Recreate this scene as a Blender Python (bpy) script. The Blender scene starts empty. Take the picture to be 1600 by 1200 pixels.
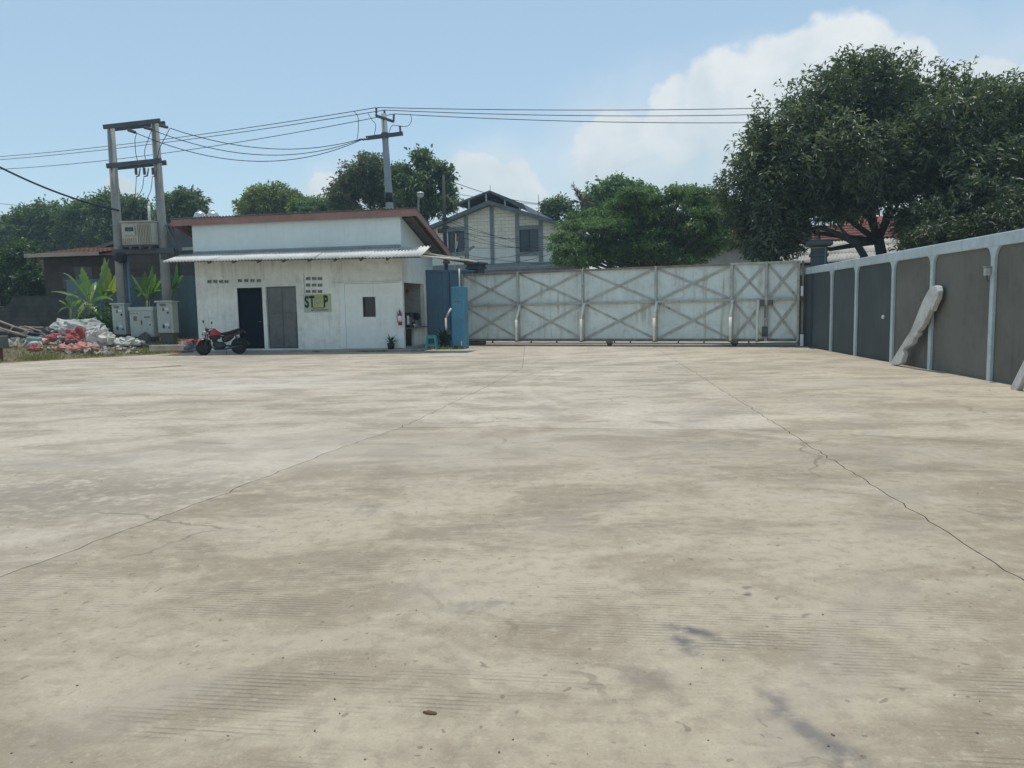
import bpy, math, random
import numpy as np
from mathutils import Vector, Matrix, noise as mnoise

random.seed(11)
rng = np.random.default_rng(11)
scene = bpy.context.scene
COL = scene.collection
R = math.radians

# ------------------------------------------------------------------ camera
F = 1200.0                      # focal length in pixels of the 1600 px wide photograph
CAMH = 1.35
PITCH = math.atan(118.6 / F)
ROLL = R(1.1)
fwd = Vector((0, math.cos(PITCH), -math.sin(PITCH)))
_r0 = Vector((1, 0, 0)); _u0 = _r0.cross(fwd)
cr = _r0 * math.cos(ROLL) - _u0 * math.sin(ROLL)
cu = _u0 * math.cos(ROLL) + _r0 * math.sin(ROLL)
CP = Vector((0, 0, CAMH))
cam = bpy.data.cameras.new('camera')
cam.sensor_width = 36.0
cam.lens = F * 36.0 / 1600.0
cam.clip_start = 0.05
cam.clip_end = 3000
camo = bpy.data.objects.new('camera', cam)
COL.objects.link(camo)
m = Matrix.Identity(4)
for i in range(3):
    m[i][0] = cr[i]; m[i][1] = cu[i]; m[i][2] = -fwd[i]; m[i][3] = CP[i]
camo.matrix_world = m
scene.camera = camo

def ray(px, py):
    return fwd + cr * ((px - 800) / F) - cu * ((py - 600) / F)
def G(px, py, z=0.0):                    # where the pixel's line of sight meets height z
    d = ray(px, py); t = (z - CAMH) / d.z
    return CP + d * t
def AT(px, py, Y):                       # the point on the line of sight at depth Y
    d = ray(px, py)
    return CP + d * (Y / d.y)

# ------------------------------------------------------------------ light
SUN_EL, SUN_AZ = R(80), R(5)             # azimuth from +Y towards +X
world = bpy.data.worlds.new('World'); scene.world = world
world.use_nodes = True
wn = world.node_tree.nodes; wl = world.node_tree.links
wn.clear()
def wnode(t, **k):
    n = wn.new(t)
    for a, b in k.items(): setattr(n, a, b)
    return n
w_out = wnode('ShaderNodeOutputWorld')
w_bg = wnode('ShaderNodeBackground'); w_bg.inputs['Strength'].default_value = 0.14
wl.new(w_bg.outputs[0], w_out.inputs[0])
sky = wnode('ShaderNodeTexSky', sky_type='NISHITA')
sky.sun_disc = False
sky.sun_elevation = SUN_EL
sky.sun_rotation = SUN_AZ
sky.altitude = 0; sky.air_density = 1.0; sky.dust_density = 0.6; sky.ozone_density = 2.0
tc = wnode('ShaderNodeTexCoord')
def wmath(op, a, b=None, c=None, clamp=False):
    n = wnode('ShaderNodeMath', operation=op); n.use_clamp = clamp
    for i, v in enumerate((a, b, c)):
        if v is None: continue
        if isinstance(v, (int, float)): n.inputs[i].default_value = v
        else: wl.new(v, n.inputs[i])
    return n.outputs[0]
def wvec(op, a, b=None, scale=None):
    n = wnode('ShaderNodeVectorMath', operation=op)
    for i, v in enumerate((a, b)):
        if v is None: continue
        if isinstance(v, (tuple, list, Vector)): n.inputs[i].default_value = tuple(v)
        else: wl.new(v, n.inputs[i])
    if scale is not None: n.inputs['Scale'].default_value = scale
    return n
def wnoise(scale, detail, vec, rough=.55):
    n = wnode('ShaderNodeTexNoise'); n.inputs['Scale'].default_value = scale
    n.inputs['Detail'].default_value = detail; n.inputs['Roughness'].default_value = rough
    wl.new(vec, n.inputs['Vector']); return n
gen = tc.outputs['Generated']
wob = wvec('SUBTRACT', wnoise(9, 6, gen).outputs['Color'], (.5, .5, .5))
wob2 = wvec('SUBTRACT', wnoise(30, 6, gen).outputs['Color'], (.5, .5, .5))
wob2 = wvec('SCALE', wob2.outputs[0], scale=0.030)
wob = wvec('ADD', wvec('SCALE', wob.outputs[0], scale=0.080).outputs[0], wob2.outputs[0])
dirv = wvec('ADD', gen, wob.outputs[0]).outputs[0]
def dirof(px, py):
    return ray(px, py).normalized()
# cumulus heads, as directions in the sky and angular radii (pixels / F)
blobs = [(1315, 98, 72), (1230, 128, 66), (1135, 158, 68), (1045, 190, 58), (965, 232, 62), (1420, 118, 60),
         (1520, 150, 58), (1600, 170, 62), (1300, 195, 105), (1150, 225, 55), (1450, 220, 110), (1060, 225, 40),
         (750, 285, 52), (810, 300, 60), (690, 300, 40), (505, 312, 46), (550, 322, 40), (205, 305, 30),
         (1720, 200, 90), (1850, 240, 120), (-160, 320, 60), (-300, 330, 90)]
dens = None
for (bx, by, br) in blobs:
    d = wvec('DISTANCE', dirv, dirof(bx, by)).outputs['Value']
    v = wmath('MULTIPLY_ADD', d, -F / br, 1.0)
    dens = v if dens is None else wmath('SMOOTH_MAX', dens, v, 0.25)
# the same kind of low cumulus all round the horizon
sep = wnode('ShaderNodeSeparateXYZ'); wl.new(dirv, sep.inputs[0])
rim = wmath('SUBTRACT', wnoise(2.6, 3, gen).outputs['Fac'], 0.58)
rim = wmath('SUBTRACT', wmath('MULTIPLY', rim, 5.0), wmath('MULTIPLY', wmath('ABSOLUTE', wmath('SUBTRACT', sep.outputs['Z'], 0.12)), 6.0))
behind = wmath('MULTIPLY_ADD', sep.outputs['Y'], -3.0, 1.0, clamp=True)
rim = wmath('MULTIPLY_ADD', wmath('SUBTRACT', 1.0, behind), -3.0, rim)
dens = wmath('MAXIMUM', dens, rim)
alpha = wnode('ShaderNodeMapRange', interpolation_type='SMOOTHSTEP')
wl.new(dens, alpha.inputs[0]); alpha.inputs[1].default_value = -0.02; alpha.inputs[2].default_value = 0.27
# cloud tone: brighter where thick, greyer-blue towards the base
tone = wnode('ShaderNodeMix', data_type='RGBA')
tone.inputs['A'].default_value = (4.3, 5.0, 5.4, 1)
tone.inputs['B'].default_value = (6.5, 6.6, 6.55, 1)
shade_off = wvec('ADD', dirv, (0, 0, 0.045)).outputs[0]
nsh = wnoise(14, 5, dirv).outputs['Fac']
el = wmath('MULTIPLY_ADD', sep.outputs['Z'], 3.4, -0.42)
tfac = wmath('ADD', wmath('MULTIPLY', wmath('SUBTRACT', nsh, .5), 1.6), wmath('ADD', el, .12), clamp=True)
wl.new(tfac, tone.inputs['Factor'])
mixc = wnode('ShaderNodeMix', data_type='RGBA')
# thin tropical haze over the clear part
haz = wnode('ShaderNodeMix', data_type='RGBA'); haz.inputs['Factor'].default_value = 0.35
haz.inputs['B'].default_value = (4.4, 6.0, 6.3, 1)
wl.new(sky.outputs[0], haz.inputs['A'])
wl.new(haz.outputs['Result'], mixc.inputs['A'])
wl.new(tone.outputs['Result'], mixc.inputs['B'])
# diffuse veil hanging under the heads
veil = None
for (bx, by, br) in ((1000, 290, 190), (1180, 270, 200), (1400, 250, 220), (1640, 250, 220), (790, 310, 130), (520, 330, 90)):
    v = wmath('MULTIPLY_ADD', wvec('DISTANCE', dirv, dirof(bx, by)).outputs['Value'], -F / br, 1.0)
    veil = v if veil is None else wmath('SMOOTH_MAX', veil, v, 0.3)
vr = wnode('ShaderNodeMapRange', interpolation_type='SMOOTHSTEP')
wl.new(veil, vr.inputs[0]); vr.inputs[1].default_value = -0.05; vr.inputs[2].default_value = 0.75; vr.inputs[4].default_value = 0.72
wl.new(wmath('MAXIMUM', wmath('MULTIPLY', alpha.outputs[0], 0.9), vr.outputs[0]), mixc.inputs['Factor'])
wl.new(mixc.outputs['Result'], w_bg.inputs['Color'])

sun = bpy.data.lights.new('sun', 'SUN'); sun.energy = 3.0; sun.angle = R(0.53); sun.color = (1, .95, .87)
suno = bpy.data.objects.new('sun', sun); COL.objects.link(suno)
sd = Vector((math.cos(SUN_EL) * math.sin(SUN_AZ), math.cos(SUN_EL) * math.cos(SUN_AZ), math.sin(SUN_EL)))
suno.rotation_euler = sd.to_track_quat('Z', 'Y').to_euler()
suno.location = sd * 50

vs = scene.view_settings
vs.view_transform = 'Standard'; vs.look = 'None'; vs.exposure = 0.0; vs.gamma = 1.0
vs.use_curve_mapping = False
scene.render.engine = 'CYCLES'

# ------------------------------------------------------------------ materials
def new_mat(name):
    mt = bpy.data.materials.new(name); mt.use_nodes = True
    nt = mt.node_tree; nt.nodes.clear()
    return mt, nt
class NT:
    def __init__(s, nt): s.nt = nt; s.n = nt.nodes; s.l = nt.links
    def node(s, t, **k):
        n = s.n.new(t)
        for a, b in k.items(): setattr(n, a, b)
        return n
    def put(s, sock, v):
        if hasattr(v, 'is_linked') or hasattr(v, 'links'): s.l.new(v, sock)
        else: sock.default_value = v
    def math(s, op, a, b=None, c=None, clamp=False):
        n = s.node('ShaderNodeMath', operation=op); n.use_clamp = clamp
        for i, v in enumerate((a, b, c)):
            if v is not None: s.put(n.inputs[i], v)
        return n.outputs[0]
    def noise(s, vec, scale, detail=4, rough=.55, dist=0):
        n = s.node('ShaderNodeTexNoise'); n.inputs['Scale'].default_value = scale
        n.inputs['Detail'].default_value = detail; n.inputs['Roughness'].default_value = rough
        n.inputs['Distortion'].default_value = dist
        s.l.new(vec, n.inputs['Vector']); return n.outputs['Fac']
    def map(s, vec, scale=(1, 1, 1), rot=(0, 0, 0), loc=(0, 0, 0)):
        n = s.node('ShaderNodeMapping'); n.inputs['Scale'].default_value = scale
        n.inputs['Rotation'].default_value = rot; n.inputs['Location'].default_value = loc
        s.l.new(vec, n.inputs['Vector']); return n.outputs[0]
    def ramp(s, v, lo, hi, a=0.0, b=1.0, smooth=True):
        n = s.node('ShaderNodeMapRange', interpolation_type='SMOOTHSTEP' if smooth else 'LINEAR')
        s.put(n.inputs[0], v)
        n.inputs[1].default_value = lo; n.inputs[2].default_value = hi
        n.inputs[3].default_value = a; n.inputs[4].default_value = b
        return n.outputs[0]
    def mix(s, f, a, b, blend='MIX'):
        n = s.node('ShaderNodeMix', data_type='RGBA', blend_type=blend)
        s.put(n.inputs['Factor'], f)
        for k, v in (('A', a), ('B', b)):
            if isinstance(v, (tuple, list)): n.inputs[k].default_value = (*v[:3], 1)
            else: s.l.new(v, n.inputs[k])
        return n.outputs['Result']
    def bsdf(s, col, rough=.8, metal=0, spec=.3, bump=None, bstr=.3, bdist=.01, **k):
        b = s.node('ShaderNodeBsdfPrincipled')
        if isinstance(col, (tuple, list)): b.inputs['Base Color'].default_value = (*col[:3], 1)
        else: s.l.new(col, b.inputs['Base Color'])
        s.put(b.inputs['Roughness'], rough); s.put(b.inputs['Metallic'], metal)
        b.inputs['Specular IOR Level'].default_value = spec
        if bump is not None:
            bn = s.node('ShaderNodeBump'); bn.inputs['Strength'].default_value = bstr
            bn.inputs['Distance'].default_value = bdist
            s.l.new(bump, bn.inputs['Height']); s.l.new(bn.outputs[0], b.inputs['Normal'])
        o = s.node('ShaderNodeOutputMaterial'); s.l.new(b.outputs[0], o.inputs[0])
        return b
def dk(c, f): return tuple(min(1, x * f) for x in c[:3])

MATS = {}
def M(name, col, rough=.75, var=.15, scale=2.0, bump=.25, metal=0, spec=.3, streak=0, scol=None, spots=0, pcol=None, grain=40, wave=None):
    """general weathered surface: tone patches, vertical run-off streaks, spots (rust, mould), fine relief"""
    if name in MATS: return MATS[name]
    mt, nt = new_mat(name); t = NT(nt)
    oc = t.node('ShaderNodeTexCoord').outputs['Object']
    n1 = t.noise(oc, scale, 5)
    n2 = t.noise(oc, scale * 7, 4)
    f = t.math('ADD', t.math('MULTIPLY', n1, .65), t.math('MULTIPLY', n2, .35))
    c = t.mix(t.ramp(f, .35, .65), dk(col, 1 - var), dk(col, 1 + var))
    if streak:
        sv = t.map(oc, (5, 5, .35))
        s1 = t.noise(sv, 1.6, 4)
        s2 = t.noise(oc, .9, 3)
        sf = t.math('MULTIPLY', t.ramp(s1, .48, .72), t.ramp(s2, .35, .65))
        c = t.mix(t.math('MULTIPLY', sf, streak), c, scol or dk(col, .5))
    if spots:
        sp = t.noise(oc, scale * 3.1, 6, .65)
        c = t.mix(t.math('MULTIPLY', t.ramp(sp, .56, .68), spots), c, pcol or dk(col, .4))
    g = t.noise(oc, grain, 4)
    hgt = t.math('ADD', g, t.math('MULTIPLY', n2, .6))
    rr = t.ramp(n2, .3, .7, max(0, rough - .08), min(1, rough + .08))
    t.bsdf(c, rr, metal, spec, hgt, bump, .01)
    MATS[name] = mt
    return mt

def leaf_mat(name, c_dark, c_light, c_alt=None, trans=.3, rough=.45):
    if name in MATS: return MATS[name]
    mt, nt = new_mat(name); t = NT(nt)
    a = t.node('ShaderNodeAttribute'); a.attribute_name = 'tint'
    fac = a.outputs['Fac']
    c = t.mix(fac, c_dark, c_light)
    if c_alt: c = t.mix(t.ramp(fac, .93, .97), c, c_alt)
    b = t.node('ShaderNodeBsdfPrincipled'); t.l.new(c, b.inputs['Base Color'])
    b.inputs['Roughness'].default_value = rough; b.inputs['Specular IOR Level'].default_value = .4
    tr = t.node('ShaderNodeBsdfTranslucent')
    t.l.new(t.mix(.5, c, (.35, .5, .06), 'MULTIPLY'), tr.inputs['Color'])
    cc = t.mix(1.0, c, (1.6, 1.9, .7), 'MULTIPLY'); t.l.new(cc, tr.inputs['Color'])
    mx = t.node('ShaderNodeMixShader'); mx.inputs[0].default_value = trans
    t.l.new(b.outputs[0], mx.inputs[1]); t.l.new(tr.outputs[0], mx.inputs[2])
    o = t.node('ShaderNodeOutputMaterial'); t.l.new(mx.outputs[0], o.inputs[0])
    MATS[name] = mt
    return mt

# ------------------------------------------------------------------ builders
class MB:
    def __init__(s): s.v = []; s.f = []; s.sm = []
    def add(s, vs, fs, smooth=False):
        o = len(s.v); s.v += [tuple(x) for x in vs]
        s.f += [tuple(i + o for i in f) for f in fs]; s.sm += [smooth] * len(fs)
        return s
    def box(s, a, b, mat=None):
        x0, y0, z0 = a; x1, y1, z1 = b
        if x0 > x1: x0, x1 = x1, x0
        if y0 > y1: y0, y1 = y1, y0
        if z0 > z1: z0, z1 = z1, z0
        vs = [(x0, y0, z0), (x1, y0, z0), (x1, y1, z0), (x0, y1, z0), (x0, y0, z1), (x1, y0, z1), (x1, y1, z1), (x0, y1, z1)]
        if mat is not None: vs = [tuple(mat @ Vector(v)) for v in vs]
        return s.add(vs, [(0, 3, 2, 1), (4, 5, 6, 7), (0, 1, 5, 4), (1, 2, 6, 5), (2, 3, 7, 6), (3, 0, 4, 7)])
    def beam(s, p0, p1, w, h, up=(0, 0, 1)):
        p0 = Vector(p0); p1 = Vector(p1); d = (p1 - p0).normalized(); up = Vector(up)
        if abs(d.dot(up)) > .98: up = Vector((0, 1, 0))
        sx = d.cross(up).normalized(); sy = sx.cross(d).normalized()
        vs = []
        for p in (p0, p1):
            for a, b in ((-1, -1), (1, -1), (1, 1), (-1, 1)):
                vs.append(p + sx * (a * w / 2) + sy * (b * h / 2))
        return s.add(vs, [(3, 2, 1, 0), (4, 5, 6, 7), (0, 1, 5, 4), (1, 2, 6, 5), (2, 3, 7, 6), (3, 0, 4, 7)])
    def tube(s, pts, rad, seg=8, cap=True, smooth=True):
        pts = [Vector(p) for p in pts]; n = len(pts)
        if isinstance(rad, (int, float)): rad = [rad] * n
        vs = []; up = Vector((0, 0, 1))
        ref = None
        for i, p in enumerate(pts):
            d = (pts[min(i + 1, n - 1)] - pts[max(i - 1, 0)]).normalized()
            if ref is None:
                ref = d.cross(up)
                if ref.length < .05: ref = d.cross(Vector((1, 0, 0)))
            ref = (ref - d * ref.dot(d)).normalized(); b = d.cross(ref)
            for k in range(seg):
                a = 2 * math.pi * k / seg
                vs.append(p + (ref * math.cos(a) + b * math.sin(a)) * rad[i])
        fs = []
        for i in range(n - 1):
            for k in range(seg):
                k2 = (k + 1) % seg
                fs.append((i * seg + k, i * seg + k2, (i + 1) * seg + k2, (i + 1) * seg + k))
        s.add(vs, fs, smooth)
        if cap:
            o = len(s.v) - len(vs)
            s.f.append(tuple(o + k for k in reversed(range(seg)))); s.sm.append(False)
            s.f.append(tuple(o + (n - 1) * seg + k for k in range(seg))); s.sm.append(False)
        return s
    def lathe(s, prof, seg=16, c=(0, 0, 0), axis='z', smooth=True):
        vs = []
        for r, z in prof:
            for k in range(seg):
                a = 2 * math.pi * k / seg
                p = (r * math.cos(a), r * math.sin(a), z)
                if axis == 'y': p = (p[0], p[2], p[1])
                elif axis == 'x': p = (p[2], p[0], p[1])
                vs.append((p[0] + c[0], p[1] + c[1], p[2] + c[2]))
        fs = []; n = len(prof)
        for i in range(n - 1):
            for k in range(seg):
                k2 = (k + 1) % seg
                q = (i * seg + k, i * seg + k2, (i + 1) * seg + k2, (i + 1) * seg + k)
                fs.append(q if axis != 'y' else q[::-1])
        s.add(vs, fs, smooth)
        o = len(s.v) - len(vs)
        if prof[0][0] > 1e-5: s.f.append(tuple(o + k for k in reversed(range(seg)))); s.sm.append(False)
        if prof[-1][0] > 1e-5: s.f.append(tuple(o + (n - 1) * seg + k for k in range(seg))); s.sm.append(False)
        return s
    def torus(s, R0, r0, axis='y', c=(0, 0, 0), S=28, T=8):
        vs = []; fs = []
        for i in range(S):
            a = 2 * math.pi * i / S
            for j in range(T):
                b = 2 * math.pi * j / T
                q = R0 + r0 * math.cos(b)
                p = (q * math.cos(a), r0 * math.sin(b), q * math.sin(a))
                vs.append((p[0] + c[0], p[1] + c[1], p[2] + c[2]))
        for i in range(S):
            for j in range(T):
                fs.append((i * T + j, i * T + (j + 1) % T, ((i + 1) % S) * T + (j + 1) % T, ((i + 1) % S) * T + j))
        return s.add(vs, fs, True)
    def prism(s, poly, y0, y1, plane='xz'):
        """extrude a 2-D outline; plane xz -> along y, xy -> along z"""
        n = len(poly)
        if plane == 'xz': vs = [(a, y0, b) for a, b in poly] + [(a, y1, b) for a, b in poly]
        elif plane == 'yz': vs = [(y0, a, b) for a, b in poly] + [(y1, a, b) for a, b in poly]
        else: vs = [(a, b, y0) for a, b in poly] + [(a, b, y1) for a, b in poly]
        fs = [tuple(range(n)), tuple(reversed(range(n, 2 * n)))]
        fs += [(i, n + i, n + (i + 1) % n, (i + 1) % n) for i in range(n)]
        return s.add(vs, fs)
    def build(s, name, mat, parent=None, bevel=0, loc=None):
        me = bpy.data.meshes.new(name)
        me.from_pydata(s.v, [], s.f)
        me.polygons.foreach_set('use_smooth', s.sm)
        import bmesh
        bm = bmesh.new(); bm.from_mesh(me); bmesh.ops.recalc_face_normals(bm, faces=bm.faces); bm.to_mesh(me); bm.free()
        me.update()
        if mat: me.materials.append(mat)
        o = bpy.data.objects.new(name, me); COL.objects.link(o)
        if parent is not None: o.parent = parent
        if loc is not None: o.location = loc
        if bevel:
            b = o.modifiers.new('bevel', 'BEVEL'); b.width = bevel; b.segments = 2; b.limit_method = 'ANGLE'
        return o

def tag(o, label=None, cat=None, group=None, kind=None):
    if label: o['label'] = label
    if cat: o['category'] = cat
    if group: o['group'] = group
    if kind: o['kind'] = kind
    return o
def thing(name, label, cat, loc=(0, 0, 0), rz=0, group=None):
    o = bpy.data.objects.new(name, None); COL.objects.link(o)
    o.location = loc; o.rotation_euler = (0, 0, rz); o.empty_display_size = .2
    return tag(o, label, cat, group)
def structure(o): o['kind'] = 'structure'; return o
def copy_child(o, parent, loc=None, rot=None):
    c = o.copy(); COL.objects.link(c); c.parent = parent
    if loc is not None: c.location = loc
    if rot is not None: c.rotation_euler = rot
    return c

class Frame:
    """a vertical plane standing on the ground: origin, x along it, y away from the camera"""
    def __init__(s, a, b):
        a = Vector((a.x, a.y, 0)); b = Vector((b.x, b.y, 0))
        s.o = a; s.u = (b - a).normalized(); s.w = (b - a).length
        s.n = Vector((-s.u.y, s.u.x, 0)); s.th = math.atan2(s.u.y, s.u.x)
    def hit(s, px, py, y=0.0):
        d = ray(px, py); p0 = s.o + s.n * y
        t = (p0 - CP).dot(s.n) / d.dot(s.n)
        p = CP + d * t
        return (p - s.o).dot(s.u), p.z
    def X(s, px, y=0.0, py=500): return s.hit(px, py, y)[0]
    def Z(s, px, py, y=0.0): return s.hit(px, py, y)[1]
    def P(s, x, y, z=0): return s.o + s.u * x + s.n * y + Vector((0, 0, z))

def corrugated(x0, x1, y0, z0, y1, z1, pitch=.11, amp=.016, th=.004, rag=0.0, seed=0, per=6):
    """a corrugated sheet: ribs run from (y0,z0) to (y1,z1); waves along x"""
    n = max(2, int(round((x1 - x0) / pitch * per)))
    mb = MB(); vs = []; rr = random.Random(seed)
    off = [rr.uniform(-rag, rag) for _ in range(2)]
    L = math.hypot(y1 - y0, z1 - z0); ny, nz = -(z1 - z0) / L, (y1 - y0) / L
    if nz < 0: ny, nz = -ny, -nz
    for layer in (0, 1):
        for e, (y, z) in enumerate(((y0 + off[0], z0), (y1 + off[1], z1))):
            for i in range(n + 1):
                x = x0 + (x1 - x0) * i / n
                h = amp * math.sin(2 * math.pi * x / pitch) - layer * th
                vs.append((x, y + ny * h, z + nz * h))
    k = n + 1; fs = []
    for i in range(n):
        fs.append((i, i + 1, k + i + 1, k + i))
        fs.append((2 * k + i + 1, 2 * k + i, 3 * k + i, 3 * k + i + 1))
        fs.append((i + 1, i, 2 * k + i, 2 * k + i + 1))
        fs.append((k + i, k + i + 1, 3 * k + i + 1, 3 * k + i))
    fs.append((0, k, 3 * k, 2 * k)); fs.append((n, 2 * k + n, 3 * k + n, k + n))
    mb.add(vs, fs, True)
    return mb

def holed_wall(mb, x0, x1, z0, z1, y0, y1, holes):
    xs = sorted({x0, x1, *[h[0] for h in holes], *[h[1] for h in holes]})
    zs = sorted({z0, z1, *[h[2] for h in holes], *[h[3] for h in holes]})
    for i in range(len(xs) - 1):
        run = None
        for j in range(len(zs) - 1):
            cx = (xs[i] + xs[i + 1]) / 2; cz = (zs[j] + zs[j + 1]) / 2
            solid = x0 <= cx <= x1 and z0 <= cz <= z1 and not any(h[0] < cx < h[1] and h[2] < cz < h[3] for h in holes)
            if solid:
                run = (zs[j], zs[j + 1]) if run is None else (run[0], zs[j + 1])
            if (not solid or j == len(zs) - 2) and run:
                mb.box((xs[i], y0, run[0]), (xs[i + 1], y1, run[1])); run = None
    return mb

def lump(rx, ry, rz, seed, amp=.25, fold=3.0, nu=44, nv=26, flat=True):
    """a crumpled, sagging soft body lying on the ground"""
    r = random.Random(seed); ph = [r.uniform(0, 6.3) for _ in range(8)]
    mb = MB(); vs = []; fs = []
    for j in range(nv + 1):
        th = math.pi * j / nv
        for i in range(nu):
            a = 2 * math.pi * i / nu
            d = Vector((math.sin(th) * math.cos(a), math.sin(th) * math.sin(a), math.cos(th)))
            k = 1 + amp * (.5 * math.sin(fold * d.x * 2 + ph[0]) * math.cos(fold * d.y * 1.7 + ph[1]) + .35 * abs(math.sin(fold * 2.3 * d.x + 2 * d.z + ph[2])) + .3 * abs(math.sin(fold * 2.9 * d.y + d.x * 3 + ph[3])) + .15 * math.sin(fold * 6 * d.x + ph[4]) * math.sin(fold * 5 * d.z + ph[5]))
            sv = Vector((d.x * rx, d.y * ry, d.z * rz)) * 5.5 + Vector((seed * 3.7, seed, 0))
            k += amp * (1.3 * abs(mnoise.noise(sv)) + .8 * abs(mnoise.noise(sv * 2.3)) - .45 + .35 * mnoise.noise(sv * 5))
            p = Vector((d.x * rx * k, d.y * ry * k, d.z * rz * k))
            if flat and p.z < -.25 * rz: p.z = -.25 * rz
            vs.append((p.x, p.y, p.z + .25 * rz))
    for j in range(nv):
        for i in range(nu):
            i2 = (i + 1) % nu
            fs.append((j * nu + i, (j + 1) * nu + i, (j + 1) * nu + i2, j * nu + i2))
    return mb.add(vs, fs, False)

def leaves_object(name, base, dirs, ups, length, width, tint, mat, parent, droop=.15, fold=.18):
    """many small two-facet leaves as one mesh"""
    N = len(base)
    d = dirs / np.linalg.norm(dirs, axis=1, keepdims=True)
    side = np.cross(d, ups); side /= (np.linalg.norm(side, axis=1, keepdims=True) + 1e-9)
    nrm = np.cross(side, d)
    L = length[:, None]; Wd = width[:, None]
    v = np.empty((N, 4, 3), np.float32)
    v[:, 0] = base
    mid = base + d * L * .45
    v[:, 1] = mid + side * Wd * .5 + nrm * Wd * fold
    v[:, 3] = mid - side * Wd * .5 + nrm * Wd * fold
    tip = base + d * L; tip[:, 2] -= (L[:, 0] * droop)
    v[:, 2] = tip
    me = bpy.data.meshes.new(name)
    me.vertices.add(N * 4); me.vertices.foreach_set('co', v.ravel())
    me.loops.add(N * 6); me.polygons.add(N * 2)
    idx = (np.arange(N)[:, None] * 4 + np.array([0, 1, 2, 0, 2, 3])[None]).astype(np.int32)
    me.loops.foreach_set('vertex_index', idx.ravel())
    me.polygons.foreach_set('loop_start', np.arange(0, N * 6, 3, dtype=np.int32))
    me.polygons.foreach_set('loop_total', np.full(N * 2, 3, dtype=np.int32))
    at = me.attributes.new('tint', 'FLOAT', 'POINT')
    at.data.foreach_set('value', np.repeat(tint.astype(np.float32), 4))
    me.update(calc_edges=True); me.validate()
    me.materials.append(mat)
    o = bpy.data.objects.new(name, me); COL.objects.link(o); o.parent = parent
    return o

def crown_points(lobes, n, shell=.45, spikes=.0):
    """cluster positions and outward directions spread through the lobes' volume, thickest at the surface"""
    lob = np.array(lobes, float)
    area = (lob[:, 3] * lob[:, 4] * lob[:, 5]) ** (2 / 3)
    which = rng.choice(len(lob), size=n * 2, p=area / area.sum())
    d = rng.normal(size=(n * 2, 3)); d /= np.linalg.norm(d, axis=1, keepdims=True)
    rad = 1 - shell * rng.random(n * 2) ** 1.6
    rad += rng.random(n * 2) ** 6 * spikes
    lowf = np.array([mnoise.noise(Vector(q_) * 1.9 + Vector((float(w_) * 5.3, 0, 0))) for q_, w_ in zip(d, which)])
    bump = 1 + .32 * lowf + .06 * np.sin(d[:, 0] * 5 + which) + .08 * np.sin(d[:, 1] * 7 + 2 * which) + .08 * np.sin(d[:, 2] * 6 + 3 * which)
    p = lob[which, :3] + d * lob[which, 3:6] * (rad * bump)[:, None]
    inside = np.zeros(n * 2, bool)
    for i, l in enumerate(lob):
        q = (p - l[:3]) / l[3:6]
        inside |= ((q ** 2).sum(1) < .45) & (which != i)
    keep = np.where(~inside)[0][:n]
    return p[keep], d[keep], which[keep]

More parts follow.
